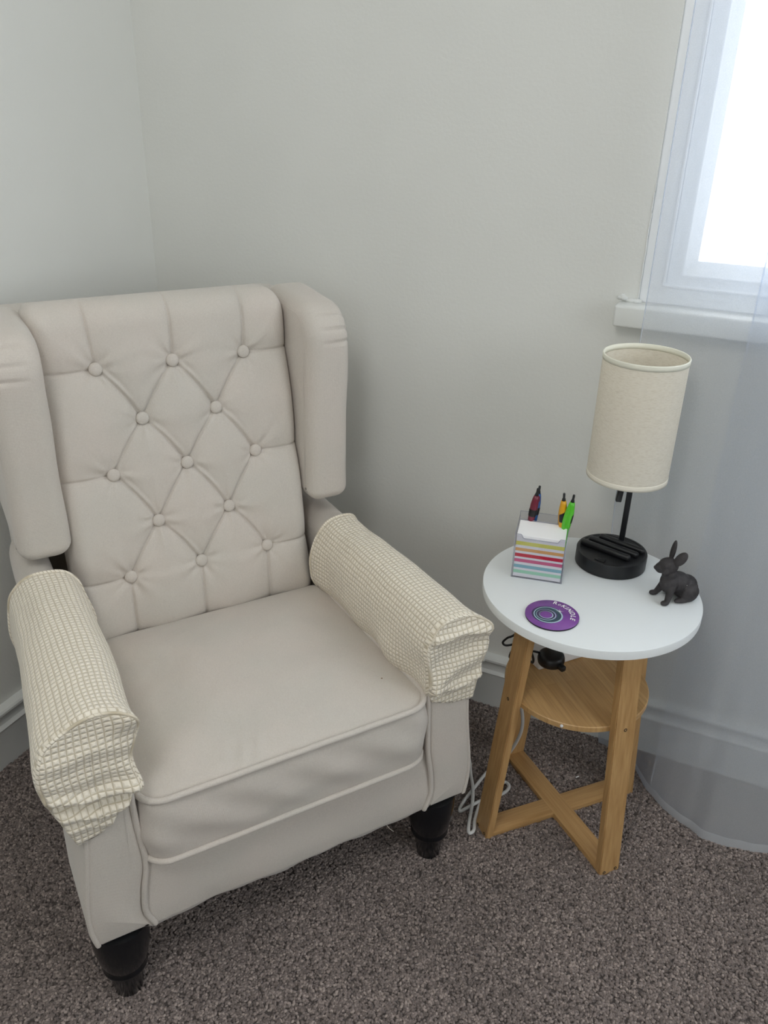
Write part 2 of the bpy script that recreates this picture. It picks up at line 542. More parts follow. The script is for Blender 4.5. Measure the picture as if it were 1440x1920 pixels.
# ------------------------------------------------------------------ carpet pile (uncountable: one object, geometry nodes)
def carpet():
    mt = mat('carpet_yarn', (.1, .09, .085), .95, Sheen_Weight=.15)
    N, L, B = nodes(mt)
    oi = N.new('ShaderNodeObjectInfo')
    cr = N.new('ShaderNodeValToRGB')
    e = cr.color_ramp.elements
    e[0].position = 0; e[0].color = (.118, .094, .085, 1)
    e[1].position = 1; e[1].color = (.38, .315, .283, 1)
    k = e.new(.35); k.color = (.172, .139, .127, 1)
    k = e.new(.75); k.color = (.24, .195, .178, 1)
    L.new(oi.outputs['Random'], cr.inputs[0])
    tc = N.new('ShaderNodeNewGeometry')
    nz = N.new('ShaderNodeTexNoise'); nz.inputs['Scale'].default_value = 4; nz.inputs['Detail'].default_value = 2
    L.new(tc.outputs['Position'], nz.inputs[0])
    mr = N.new('ShaderNodeMapRange'); mr.inputs['From Min'].default_value = .3; mr.inputs['From Max'].default_value = .7
    mr.inputs['To Min'].default_value = .9; mr.inputs['To Max'].default_value = 1.1
    L.new(nz.outputs['Fac'], mr.inputs[0])
    mx = N.new('ShaderNodeVectorMath'); mx.operation = 'SCALE'
    L.new(cr.outputs[0], mx.inputs[0]); L.new(mr.outputs[0], mx.inputs['Scale']); L.new(mx.outputs[0], B.inputs['Base Color'])
    # one tuft: a twisted little loop
    bm = bmesh.new()
    bmesh.ops.create_icosphere(bm, subdivisions=2, radius=1)
    for v in bm.verts:
        v.co = Vector((v.co.x * .0030, v.co.y * .0020 * (1 + .25 * v.co.z), v.co.z * .0028 + .0008))
        v.co += noise.noise_vector(v.co * 400) * .0007
        v.co.x += .25 * v.co.z
    tuft = bpy.data.meshes.new('tuft')
    bm.to_mesh(tuft); bm.free()
    tuft.materials.append(mt)
    tuft.polygons.foreach_set('use_smooth', [True] * len(tuft.polygons))
    to = bpy.data.objects.new('carpet_tuft', tuft)   # source shape, not linked to the scene
    bm = bmesh.new()
    vs = [bm.verts.new(p) for p in ((.017, -1.75, .0005), (2.3, -1.75, .0005), (2.3, -.016, .0005), (.017, -.016, .0005))]
    bm.faces.new(vs)
    o = obj('carpet_pile', bm, M['carpet_base'], smooth=False)
    o['kind'] = 'stuff'
    o['label'] = 'grey brown looped carpet pile covering the floor'
    o['category'] = 'carpet'
    ng = bpy.data.node_groups.new('pile', 'GeometryNodeTree')
    ng.interface.new_socket('Geometry', in_out='INPUT', socket_type='NodeSocketGeometry')
    ng.interface.new_socket('Geometry', in_out='OUTPUT', socket_type='NodeSocketGeometry')
    N, L = ng.nodes, ng.links
    gi = N.new('NodeGroupInput'); go = N.new('NodeGroupOutput')
    dp = N.new('GeometryNodeDistributePointsOnFaces'); dp.inputs['Density'].default_value = 105000
    L.new(gi.outputs[0], dp.inputs['Mesh'])
    oi = N.new('GeometryNodeObjectInfo'); oi.inputs['Object'].default_value = to
    rv = N.new('FunctionNodeRandomValue'); rv.data_type = 'FLOAT_VECTOR'
    rv.inputs[0].default_value = (-.35, -.35, 0); rv.inputs[1].default_value = (.35, .35, 6.283)
    rs = N.new('FunctionNodeRandomValue'); rs.data_type = 'FLOAT'
    rs.inputs[2].default_value = .75; rs.inputs[3].default_value = 1.25; rs.inputs['Seed'].default_value = 4
    ip = N.new('GeometryNodeInstanceOnPoints')
    L.new(dp.outputs['Points'], ip.inputs['Points']); L.new(oi.outputs['Geometry'], ip.inputs['Instance'])
    L.new(rv.outputs[0], ip.inputs['Rotation']); L.new(rs.outputs[1], ip.inputs['Scale'])
    jn = N.new('GeometryNodeJoinGeometry')
    L.new(gi.outputs[0], jn.inputs[0]); L.new(ip.outputs[0], jn.inputs[0])
    L.new(jn.outputs[0], go.inputs[0])
    md = o.modifiers.new('pile', 'NODES'); md.node_group = ng
    return o


carpet()

# ================================================================== ARMCHAIR
TH = R(53.804)
CO = Vector((0.7528 + .007 * math.cos(TH), -0.7237 + .007 * math.sin(TH), 0))
chair = empty('wingback_armchair', CO, TH,
              'pale beige wingback armchair with buttoned diamond tufted back and black turned legs', 'armchair')
LIN = M['linen']


def rounded_outline(poly, rad, n=6):
    """polygon with each corner replaced by an arc of n segments (rad: one number or one per corner)"""
    out = []
    N = len(poly)
    for i in range(N):
        p = Vector(poly[i]); a = Vector(poly[i - 1]); b = Vector(poly[(i + 1) % N])
        r = rad[i] if isinstance(rad, (list, tuple)) else rad
        u = (a - p).normalized(); v = (b - p).normalized()
        ang = u.angle(v)
        d = min(r / math.tan(ang / 2), (a - p).length * .49, (b - p).length * .49)
        rr = d * math.tan(ang / 2)
        c = p + (u + v).normalized() * (rr / math.sin(ang / 2))
        s = p + u * d; e = p + v * d
        a0 = math.atan2(s.y - c.y, s.x - c.x); a1 = math.atan2(e.y - c.y, e.x - c.x)
        da = (a1 - a0 + PI) % (2 * PI) - PI
        for k in range(n + 1):
            t = a0 + da * k / n
            out.append((c.x + rr * math.cos(t), c.y + rr * math.sin(t)))
    return out


def resample(poly, step, closed=True):
    P = [Vector(p) for p in poly]
    if closed: P.append(P[0])
    L = [0]
    for a, b in zip(P, P[1:]): L.append(L[-1] + (b - a).length)
    n = max(8, int(round(L[-1] / step)))
    out = []; j = 0
    for k in range(n if closed else n + 1):
        s = L[-1] * k / n
        while j < len(L) - 2 and L[j + 1] < s: j += 1
        t = (s - L[j]) / max(1e-9, L[j + 1] - L[j])
        out.append(P[j].lerp(P[j + 1], t))
    return out


def inset_loft(bm, outline, levels, P):
    """closed solid: outline offset inward by d at height h for (d, h) levels; P maps (2d, h) to 3d"""
    n = len(outline)
    nor = []
    area = sum(outline[i].x * outline[(i + 1) % n].y - outline[(i + 1) % n].x * outline[i].y for i in range(n))
    for i in range(n):
        t = (outline[(i + 1) % n] - outline[i - 1]).normalized()
        nn = Vector((-t.y, t.x)) * (1 if area > 0 else -1)
        nor.append(nn)
    rows = []
    for d, h in levels:
        rows.append([P(outline[i] + nor[i] * d, h, i) for i in range(n)])
    vr = grid(bm, rows, closed=True)
    bm.faces.new(vr[0][::-1]); bm.faces.new(vr[-1])
    bmesh.ops.recalc_face_normals(bm, faces=bm.faces[:])


def arc_levels(h0, h1, r, k=5):
    lv = [(r * (1 - math.sin(PI / 2 * i / k)), h0 + r * (1 - math.cos(PI / 2 * i / k))) for i in range(k + 1)]
    lv2 = [(r * (1 - math.cos(PI / 2 * i / k)), h1 - r * (1 - math.sin(PI / 2 * i / k))) for i in range(k + 1)]
    return lv + lv2


# --- seat base with front rail
bm = bmesh.new()
xs = [-.262 + .524 * i / 60 for i in range(61)]
rows = []
for (y, z, jit) in [(.45, .16, 0), (-.0, .157, 1), (-.024, .157, 1), (-.031, .1585, 1), (-.034, .166, 0), (-.034, .2, 0), (-.033, .25, 0), (-.030, .285, 0), (-.02, .300, 0), (.0, .304, 0), (.45, .304, 0)]:
    rows.append([(x * (.950 if z < .165 else 1), y + .0015 * math.sin(x * 23 + z * 30), z + jit * (.0022 * math.sin(x * 31) + .0016 * math.sin(x * 77 + 1) - .0015)) for x in xs])
grid(bm, rows, flip=True)
obj('seat_base', bm, LIN, chair)
bm = bmesh.new(); box(bm, (-.30, -.0, .15), (.30, .56, .159)); obj('bottom_cloth', bm, M['dark'], chair, smooth=False)

# --- arms (upholstered panels) with piping on the front edges
ARM_IN = [(.2475, .168), (.258, .20), (.255, .25), (.247, .30), (.243, .38), (.240, .47), (.239, .53)]
ARM_TOP = [(.243, .562), (.258, .582), (.285, .587), (.312, .577), (.330, .55)]
ARM_OUT = [(.331, .50), (.327, .44), (.327, .385), (.333, .32), (.342, .25), (.343, .20), (.338, .168)]
for s in (-1, 1):
    zk = lambda z: z if z < .45 else .45 + (z - .45) * (.137 if s < 0 else .112) / .137
    xi = lambda x, z: x + (.016 * sstep(.28, .45, z) * sstep(.30, .25, x) if s < 0 else 0)
    ol = smooth_path([(.246, .157, 0)] + [(xi(*p), zk(p[1]), 0) for p in ARM_IN + ARM_TOP + ARM_OUT] + [(.335, .157, 0)], 4)
    ol = [Vector((p.x, p.y)) for p in ol]
    ol = resample([(p.x, p.y) for p in ol], .012)
    bm = bmesh.new()
    lv = [(.012, -.036), (.008, -.0345), (.003, -.030), (.0, -.022), (0, .1), (0, .3), (0, .56)]
    inset_loft(bm, ol, lv, lambda q, h, i: (s * (q.x - .014 * sstep(.15, .35, h) * sstep(.29, .33, q.x)), h - .004 * math.sin(PI * min(1, max(0, (q.y - .157) / .4))) * (1 if h < -.02 else 0), q.y))
    arm = obj('arm', bm, LIN, chair, angle=60)
    bm = bmesh.new()
    tube(bm, smooth_path([(s * .247, -.0345, .1635)] + [(s * xi(x, z), -.036, zk(z)) for x, z in ARM_IN], 5), .0048, 8)
    obj('piping', bm, LIN, arm)
    bm = bmesh.new()
    tube(bm, smooth_path([(s * (x - .004), -.034, zk(z)) for x, z in ARM_OUT] + [(s * .3325, -.0325, .1635)], 5), .0042, 8)
    obj('piping', bm, LIN, arm)

# --- outer back
bm = bmesh.new()
ol = resample(rounded_outline([(-.305, .157), (.305, .157), (.305, .975), (-.305, .975)], [.02, .02, .05, .05]), .03)
inset_loft(bm, ol, arc_levels(0, .085, .02), lambda q, h, i: (q.x, .565 + h + .10 * (q.y - .5) * (q.y > .5), q.y))
obj('outer_back', bm, LIN, chair)

# --- tufted backrest
W, RE = .224, .030
Z0, ZT, RT = .40, 1.012, .05
Y0 = lambda z: .38 + .21 * (z - .43)
NB = Vector((0, -1, .21)).normalized()
UPB = Vector((0, .21, 1)).normalized()
rowsz = [.897, .805, .715, .62, .528]
BT = []
for r_, z in enumerate(rowsz):
    for x in ((-.133, 0, .133) if r_ % 2 == 0 else (-.0675, .0675)):
        BT.append((x, z))
SEG = []


def bx(r_, k): return ((-.133, 0, .133) if r_ % 2 == 0 else (-.0675, .0675))[k], rowsz[r_]


for r_ in range(4):
    if r_ % 2 == 0:
        for k in range(3):
            for j in (k - 1, k):
                if 0 <= j < 2: SEG.append((bx(r_, k), bx(r_ + 1, j)))
    else:
        for k in range(2):
            for j in (k, k + 1): SEG.append((bx(r_, k), bx(r_ + 1, j)))
for k in range(3):
    x, z = bx(0, k); SEG.append(((x, z), (x * 1.02, 1.06)))
    x, z = bx(4, k); SEG.append(((x, z), (x * 1.0, .38)))
for r_ in (0, 2, 4):
    for k, e in ((0, -.26), (2, .26)):
        x, z = bx(r_, k); SEG.append(((x, z), (e, z + .005)))


FOLDS = [sg for sg in SEG if sg[0][1] > sg[1][1] and sg[1][0] > sg[0][0] and abs(sg[1][0]) < .2 and sg[1][1] > .5]


def seg_d(x, z, sg):
    (ax, az), (bx_, bz) = sg
    dx, dz = bx_ - ax, bz - az
    L2 = dx * dx + dz * dz
    t = max(0, min(1, ((x - ax) * dx + (z - az) * dz) / L2))
    # slight S-curve of the fold
    off = .004 * math.sin(PI * t) * (1 if dx * dz < 0 else -1)
    L1 = math.sqrt(L2)
    px, pz = ax + dx * t - dz / L1 * off, az + dz * t + dx / L1 * off
    return math.hypot(x - px, z - pz), t


def fold(x, z):
    """loose secondary folds that run beside the falling seams"""
    h = 0
    for (ax, az), (bx_, bz) in FOLDS:
        dx, dz = bx_ - ax, bz - az
        L1 = math.hypot(dx, dz)
        t = ((x - ax) * dx + (z - az) * dz) / (L1 * L1)
        if -.02 < t < 1.02:
            d = (-(x - ax) * dz + (z - az) * dx) / L1
            if -.005 < d < .03:
                c = .0062 + .0022 * math.sin(PI * t)
                h += .0019 * (.55 + .9 * noise.noise(Vector((ax * 31, az * 17, t * 2)))) * (math.exp(-((d - c) / .0024) ** 2) - .7 * math.exp(-((d - c - .0055) / .0035) ** 2)) * sstep(0, .12, t) * sstep(1.02, .55, t)
    return h


def tuft(x, z):
    d = 9
    for sg in SEG:
        q, t = seg_d(x, z, sg)
        if q < d: d = q
    h = .0135 * (1 - math.exp(-d / .034)) + .0042 * (1 - math.exp(-(d / .0021) ** 1.4))
    h += fold(x, z)
    db = 9
    for b in BT:
        q = math.hypot(x - b[0], z - b[1])
        if q < .085:
            th = math.atan2(z - b[1], x - b[0])
            ph = b[0] * 40 + b[1] * 90
            fall = math.exp(-q / .022)
            h += -.011 * math.exp(-(q / .017) ** 1.3) + .0036 * fall * math.sin(5 * th + ph) * sstep(.008, .02, q) + .0026 * math.exp(-q / .03) * math.sin(9 * th + 2.3 * ph) * sstep(.012, .025, q)
        db = min(db, q)
    h += .0018 * noise.noise(Vector((x * 13, z * 13, 3.1))) - .016 * math.exp(-max(0, z - .415) / .016)
    return h


us = []
for k in range(9):
    th = PI / 2 * (1 - k / 9)
    us.append((-(W - RE + RE * math.sin(th)), RE * (1 - math.cos(th))))
nu = 250
for k in range(nu + 1): us.append((-(W - RE) + 2 * (W - RE) * k / nu, 0))
us += [(-a, b) for a, b in us[:9][::-1]]
us = [(us[0][0], .075)] + us + [(us[-1][0], .075)]
vs_ = [(Z0 + (ZT - RT - Z0) * k / 320, 0) for k in range(321)]
for k in range(1, 13):
    th = PI / 2 * k / 12
    vs_.append((ZT - RT + RT * math.sin(th), RT * (1 - math.cos(th))))
vs_ += [(ZT, RT + .02), (ZT - .004, RT + .045)]
rows = []
for z, dv in vs_:
    row = []
    for u, du in us:
        RC = .055 if u > 0 else .022
        wz = W + (0 if u > 0 else .006)
        if z > ZT - RC:
            wz -= (RC - math.sqrt(max(0, RC * RC - (z - (ZT - RC)) ** 2))) * .8
        x = u * wz / W
        drop = min(math.hypot(du, dv) if (du > 0 and dv > 0) else du + dv, .11)
        fade = max(0, 1 - drop / .05)
        zz = z
        h = (tuft(x, zz) * (.35 + .65 * fade) if drop < .07 else .004) - drop
        P = Vector((x, Y0(zz), zz)) + NB * h
        if dv > 0: P.z = min(P.z, 1.022) if True else P.z
        row.append(P)
    rows.append(row)
bm = bmesh.new(); grid(bm, rows)
backrest = obj('backrest', bm, LIN, chair)
for x, z in BT:
    bm = bmesh.new()
    lathe(bm, [(.0095, -.006), (.0114, -.001), (.0117, .001), (.0108, .0034), (.008, .0050), (.004, .0058), (.0006, .0060)], 20)
    mtx = Matrix.Translation(Vector((x, Y0(z), z)) + NB * .0005) @ NB.to_track_quat('Z', 'Y').to_matrix().to_4x4()
    bmesh.ops.transform(bm, matrix=mtx, verts=bm.verts[:])
    obj('button', bm, LIN, backrest)

# --- wings
WO = [(.385, .603), (.385, .925), (.428, .982), (.50, .990), (.70, .994), (.66, .60)]
WOr = rounded_outline([(.388, .601), (.384, .983), (.62, .997), (.66, .603)], [.022, .068, .06, .03], 10)
for s in (-1, 1):
    ol = resample(WOr, .0035)
    SL = []
    acc = 0
    bm = bmesh.new()
    # pleats pulled round the upper front corner, by angle about the corner centre
    cc = Vector((.452, .915))
    pl = [R(176), R(155), R(128)]

    def WP(q, h, i):
        v = q - cc
        th = math.atan2(v.y, v.x)
        x = h
        dd = 0
        for a in pl:
            g = math.exp(-(((th - a) * .068) / .0028) ** 2)
            dd += g
        k = sstep(.262, .275, x)
        if v.length > .03: q = q - v.normalized() * .0058 * dd * k
        bul = .003 * noise.noise(Vector((q.x * 9, q.y * 9, x * 9 + s)))
        return (s * (x + bul), q.x + .0, q.y)
    inset_loft(bm, ol, arc_levels(.2245, .312, .027, 7), WP)
    obj('wing', bm, LIN, chair)

# --- seat cushion
ol = resample(rounded_outline([(-.246, -.056), (.2375, -.056), (.232, .374), (-.232, .374)], [.036, .045, .02, .02], 8), .006)
cen = Vector((0, .17))
bm = bmesh.new()
zt, zb = .4265, .306
rows = []


def crown(q, f):
    # f: 0 at the seam ring, 1 at centre
    x, y = q.x, q.y
    c = .030 * (1 - (1 - f) ** 2.2)
    wr = .0022 * noise.noise(Vector((x * 16, y * 16, 1))) * min(1, f * 4)
    # pull wrinkles near the front left seam
    for (wx, wy, a) in ((-.085, -.03, .0030), (-.06, -.028, .0026), (-.115, -.03, .0022), (-.13, -.035, .0016)):
        wr += a * math.exp(-((x - wx - .35 * (y - wy)) / .0055) ** 2) * math.exp(-(((y - wy)) / .028) ** 2)
    return c + wr


for f in (0.0, .3, .7, 1.0):   # underside
    rows.append([(p.x * (.3 + .7 * f) if f < 1 else p.x, cen.y + (p.y - cen.y) * (.3 + .7 * f), zb - .002) for p in ol])
for k in range(1, 12):
    t = k / 12
    bul = .0075 * math.sin(PI * t)
    row = []
    for p in ol:
        d = (p - cen); d = Vector((max(-1, min(1, d.x / .2)) ** 3, max(-1, min(1, d.y / .2)) ** 3))
        nn = .002 * noise.noise(Vector((p.x * 14, p.y * 14, t * 3)))
        frontw = .0025 * math.sin(p.x * 60 + t * 9) * (1 if p.y < 0 else 0) * math.sin(PI * t)
        row.append((p.x + d.x * (bul + nn), p.y + d.y * (bul + nn + frontw), zb + (zt - zb) * t))
    rows.append(row)
NR = 46
for k in range(0, NR + 1):
    f = (k / NR)
    sc_ = 1 - f * .985
    row = []
    for p in ol:
        q = Vector((p.x * sc_, cen.y + (p.y - cen.y) * sc_))
        row.append((q.x, q.y, zt + crown(q, f)))
    rows.append(row)
vr = grid(bm, rows, closed=True)
bm.faces.new(vr[-1]); bm.faces.new(vr[0][::-1])
bmesh.ops.recalc_face_normals(bm, faces=bm.faces[:])
cushion = obj('seat_cushion', bm, LIN, chair)
for z, dy in ((zt, 0), (zb, .001)):
    bm = bmesh.new()
    op = [(-.233, .36)] + rounded_outline([(-.233, .38), (-.248, -.0585 + dy), (.2395, -.0585 + dy), (.233, .38)], [.001, .037, .046, .001], 8)[7:-7] + [(.233, .36)]
    op = resample(op, .012, closed=False)
    tube(bm, [(p.x, p.y, z + .0012 * noise.noise(Vector((p.x * 20, p.y * 20, 0)))) for p in op], .0052, 10)
    obj('piping', bm, LIN, cushion)
# small stain on the seat
bm = bmesh.new()
lathe(bm, [(.0016, 0), (.0012, .0003), (.0003, .0004)], 10)
st = obj('stain_speck', bm, mat('brown_speck', (.18, .11, .07), .9), cushion)
st.location = (.183, .022, .4435)

# --- legs
LEGP = [(.016, 0), (.0205, .0), (.0222, .003), (.0285, .052), (.0300, .056), (.0345, .059), (.0362, .063), (.0362, .067), (.0345, .071), (.0352, .0735),
        (.0400, .09), (.0435, .112), (.0450, .135), (.0450, .152), (.044, .160)]
for x, y in ((-.2888 - .007, 0), (.2888 - .007 + .004, 0), (-.26, .50), (.26, .50)):
    bm = bmesh.new(); lathe(bm, LEGP, 36, x, y); obj('leg', bm, M['black_lacquer'], chair, angle=50)


# ================================================================== ARM COVERS (loose covers, lie on the arms)
def arm_cover(s, label, topz, outx, seed, folds, hem_l, puff):
    """s: side; section runs from the inner hem over the arm to the outer hem"""
    e = empty('armrest_cover', CO, TH, label, 'armrest cover', 'waffle knit armrest covers')
    dz = topz - .60
    sec0 = [(.238, .432 if s < 0 else .418), (.2235, .455), (.221, .50), (.2235, .54 + dz * .6), (.232, .570 + dz), (.252, .592 + dz), (.283, .598 + dz), (.312, .592 + dz), (outx - .014, .570 + dz),
            (outx - .003, .54 + dz), (outx, .51), (outx - .003, .47), (outx - (.013 if s < 0 else .009), .425), (outx - (.024 if s < 0 else .013), hem_l)]
    sec = smooth_path([(a, b, 0) for a, b in sec0], 6)
    sec = resample([(p.x, p.y) for p in sec], .0055, closed=False)
    n = len(sec)
    arc = [0]
    for a, b in zip(sec, sec[1:]): arc.append(arc[-1] + (b - a).length)
    YB, YF = .366, -.047
    bm = bmesh.new()
    uvl = bm.loops.layers.uv.new('knit')
    ny = 76
    zmin = hem_l
    rows, uvs = [], []
    cx = (.235 + outx) / 2
    nar = (.026 if s < 0 else 0.0)
    shift = lambda p: nar * sstep(cx, cx - .045, p.x) * (1 - .75 * sstep(.515, .575, p.y))
    for j in range(ny + 1):
        t = j / ny
        y = YB + (YF + .010 - YB) * t
        row, ur = [], []
        for i, p in enumerate(sec):
            x, z = p.x + shift(p) * sstep(.17, -.04, y), p.y
            v = Vector((x - cx, z - (.50)))
            nn = .0015 + .0030 * noise.noise(Vector((arc[i] * 9, y * 8, seed))) + .0018 * noise.noise(Vector((arc[i] * 22, y * 15, seed + 5)))
            d = v.normalized() if v.length > 1e-4 else Vector((0, 1))
            k = 1.0 if t > .06 else (.6 + .4 * t / .06)
            inner = sstep(.5, .44, z) if x < cx else 0
            # sagging folds along the inner side near the cushion
            nn += inner * .006 * math.sin(y * 46 + seed + 6 * z) * sstep(.3, .05, y)
            # back end sits lower and tighter on the arm
            back = 1 - .035 * sstep(.15, .345, y)
            taper = -.016 * sstep(.0, .35, y) * sstep(cx, outx, x) - .010 * sstep(.30, .36, y) * sstep(.25, .225, x) * sstep(.55, .48, z)
            row.append(Vector((s * (x + taper + d.x * nn), y, (z - .40) * back + .40 + d.y * nn)))
            ur.append((arc[i], y))
        rows.append(row); uvs.append(ur)
    # rounded turn into the front panel
    zmid = hem_l + .006
    xm = (sec[0].x + shift(sec[0]) + sec[-1].x) / 2

    def spine(p):
        ze = sec[0].y if p.x < xm else sec[-1].y
        t = max(0, min(1, (p.y - ze) / (topz - .055 - ze)))
        return Vector((xm + (cx - xm) * sstep(0, .4, t), zmid + t * (topz - .055 - zmid)))
    steps = [(.996, .006), (.988, .0022), (.975, 0.0), (.955, -.0012)] + [(.93 - .93 * k / 30, -.002) for k in range(31)]
    for f, dy in steps:
        row, ur = [], []
        for i, p0_ in enumerate(sec):
            p = Vector((p0_.x + shift(p0_), p0_.y))
            spn = spine(p)
            q = spn + (Vector((p.x, p.y)) - spn) * f
            # horizontal slumped folds of the front panel
            fo = 0
            inside = sstep(1.0, .85, f)
            for (fz, amp, wd, sl, ph) in folds:
                zc = fz + sl * (q.x - cx) + .004 * math.sin(q.x * 70 + ph)
                fo += amp * math.exp(-((q.y - zc) / wd) ** 2)
            fo *= .35 + .65 * inside
            fo += .002 * noise.noise(Vector((q.x * 25, q.y * 25, seed + 9)))
            # lower part tucks back against the arm
            tuck = .010 * sstep(topz - .06, topz - .16, q.y)
            row.append(Vector((s * q.x, YF + dy - fo + tuck * .6, q.y)))
            ur.append((q.x, q.y))
        rows.append(row); uvs.append(ur)
    # local puffs (loose corners) and fold pushes on the sides
    for row in rows:
        for i, P in enumerate(row):
            for (px, py, pz, rad, ox, oy, oz) in puff:
                d2 = ((abs(P.x) - px) ** 2 + (P.y - py) ** 2 + (P.z - pz) ** 2) / rad ** 2
                if d2 < 9:
                    g = math.exp(-d2)
                    P.x += s * ox * g; P.y += oy * g; P.z += oz * g
    vr = [[bm.verts.new(p) for p in r] for r in rows]
    for j in range(len(vr) - 1):
        sleeve = j < ny
        for i in range(n - 1):
            idx = ((j, i), (j, i + 1), (j + 1, i + 1), (j + 1, i))
            f = bm.faces.new([vr[a][b] for a, b in (idx if s < 0 else idx[::-1])])
            for lp, (a, b) in zip(f.loops, idx if s < 0 else idx[::-1]):
                if sleeve or a > ny + 1:
                    lp[uvl].uv = uvs[a][b]
                else:
                    lp[uvl].uv = uvs[max(a, ny + 1)][b]
    c = obj('cover_body', bm, M['waffle'], e)
    md = c.modifiers.new('thickness', 'SOLIDIFY'); md.thickness = .003; md.offset = -1
    # stitched hem along the back edge
    bm = bmesh.new()
    uvl = bm.loops.layers.uv.new('knit')
    tube(bm, [Vector((p.x, p.y + .001, p.z)) for p in rows[0]], .0028, 6)
    for f in bm.faces:
        for lp in f.loops: lp[uvl].uv = (lp.vert.co.x * 1.5 + lp.vert.co.z, .0058)
    obj('hem', bm, M['waffle'], e)
    # raised seam round the front panel
    bm = bmesh.new()
    uvl = bm.loops.layers.uv.new('knit')
    row = rows[ny + 3]
    tube(bm, [p for p in row[6:-14]], .0026, 6)
    for f in bm.faces:
        for lp in f.loops: lp[uvl].uv = (lp.vert.co.x + lp.vert.co.z, .0058)
    obj('seam', bm, M['waffle'], e)
    return e


arm_cover(-1, 'cream waffle knit cover slumped over the left armrest, nearer the left wall', .603, .362, 2.0,
          [(.545, .005, .012, .05, 0), (.505, .006, .014, .1, 1), (.472, .014, .009, .18, 2), (.452, -.004, .006, .2, 2), (.438, .012, .008, .12, 3), (.415, .006, .007, .15, 4)],
          .390,
          [(.252, -.045, .580, .020, -.008, -.014, .006), (.252, -.05, .47, .022, -.008, -.012, 0), (.34, -.03, .40, .05, -.002, .0, -.006), (.35, -.03, .53, .06, .010, -.006, 0)])
arm_cover(1, 'cream waffle knit cover over the right armrest, beside the side table', .580, .345, 8.0,
          [(.545, .010, .009, -.1, 0), (.512, -.004, .014, .3, 2), (.478, .008, .016, .4, 1), (.440, .011, .008, .05, 3), (.422, -.003, .006, 0, 4)],
          .393,
          [(.338, -.05, .548, .024, .012, -.012, .006), (.23, -.03, .47, .05, .012, -.004, 0), (.33, -.03, .44, .03, .004, 0, 0)])


# ================================================================== SIDE TABLE
TC = Vector((1.127, -.268, 0))
HT, RTOP = .540, .1934
table = empty('side_table', TC, 0, 'round white topped bamboo side table with a lower shelf, beside the armchair', 'side table')
bm = bmesh.new()
lathe(bm, [(RTOP - .002, HT - .0175), (RTOP, HT - .0165), (RTOP, HT - .0015), (RTOP - .0006, HT - .0004), (RTOP - .0018, HT)], 128)
obj('tabletop', bm, M['white_top'], table, angle=40)
bm = bmesh.new()
lathe(bm, [(.1335, .3215), (.1350, .323), (.1350, .3325), (.1335, .334)], 96)
obj('shelf', bm, M['bamboo_shelf'], table, angle=40)
A1, A2 = R(-133.6 + 180), R(-41.5)
for k, ang in enumerate((A1 + PI, A2, A1, A2 + PI)):
    e = Vector((math.cos(ang), math.sin(ang), 0)); t = Vector((-e.y, e.x, 0))
    ro = lambda z: .178 - (.178 - .131) * z / .522
    bm = bmesh.new()
    pts = []
    for z in (0.0, .5225):
        for r_, h in ((ro(z), -.0225), (ro(z), .0225), (ro(z) - .016, .0225), (ro(z) - .016, -.0225)):
            pts.append(bm.verts.new(e * r_ + t * h + Vector((0, 0, z))))
    for q in ((0, 1, 5, 4), (1, 2, 6, 5), (2, 3, 7, 6), (3, 0, 4, 7), (3, 2, 1, 0), (4, 5, 6, 7)):
        bm.faces.new([pts[i] for i in q])
    bmesh.ops.recalc_face_normals(bm, faces=bm.faces[:])
    bmesh.ops.bevel(bm, geom=bm.edges[:], offset=.0014, segments=2, affect='EDGES')
    lg = obj('leg', bm, M['bamboo_leg'], table, angle=40)
    sl = Vector((0, 0, 1)) * .09
    for z, h in ((.330, 0), (.0075, -.013), (.0085, .013)):
        bm = bmesh.new()
        lathe(bm, [(.0030, -.003), (.0034, .0004), (.0022, .0006), (.0018, -.0008), (.0003, -.0010)], 14, cap=False)
        nrm = (e + sl).normalized()
        mtx = Matrix.Translation(e * (ro(z) + .0001) + t * h + Vector((0, 0, z))) @ nrm.to_track_quat('Z', 'Y').to_matrix().to_4x4()
        bmesh.ops.transform(bm, matrix=mtx, verts=bm.verts[:])
        obj('screw', bm, M['screw'], lg)
for ang, z1 in ((A1, .0136), (A2, .0142)):
    bm = bmesh.new(); box(bm, (-.163, -.0215, .0005), (.163, .0215, z1), .0012)
    cb = obj('crossbar', bm, M['bamboo_x'], table, angle=40); cb.rotation_euler = (0, 0, ang)
# white dowel cap on the shelf edge
bm = bmesh.new(); bmesh.ops.create_icosphere(bm, subdivisions=2, radius=.0032)
o = obj('dowel_cap', bm, M['white_plastic'], table); o.location = (.0055, -.1358, .3285)

# ================================================================== TABLE LAMP
LC = Vector((1.1405, -.1585, HT))
lamp = empty('table_lamp', LC, 0, 'black table lamp with slotted round base and tall cream linen drum shade', 'lamp')
BH = .0285
bm = bmesh.new()
lathe(bm, [(.0640, 0), (.0655, .001), (.0655, BH - .002), (.0648, BH - .0006), (.0635, BH), (.0600, BH), (.0592, BH - .001)], 96)
base = obj('base', bm, M['black_plastic'], lamp, angle=35)
d = Vector((.0948, -.0285, 0)).normalized(); pn = Vector((-d.y, d.x, 0))
for k, (off, ln) in enumerate(((-.0165, .102), (.0045, .101), (.0262, .092))):
    bm = bmesh.new()
    box(bm, (-ln / 2, -.0062, -.002), (ln / 2, .0062, .0098), .0048, 4)
    ct = d * (-.006 + .006 * k) + pn * off
    mtx = Matrix.Translation(ct + Vector((0, 0, BH))) @ Matrix.Rotation(math.atan2(d.y, d.x), 4, 'Z')
    bmesh.ops.transform(bm, matrix=mtx, verts=bm.verts[:])
    obj('phone_rest_ridge', bm, M['black_plastic'], base, angle=40)
bm = bmesh.new()
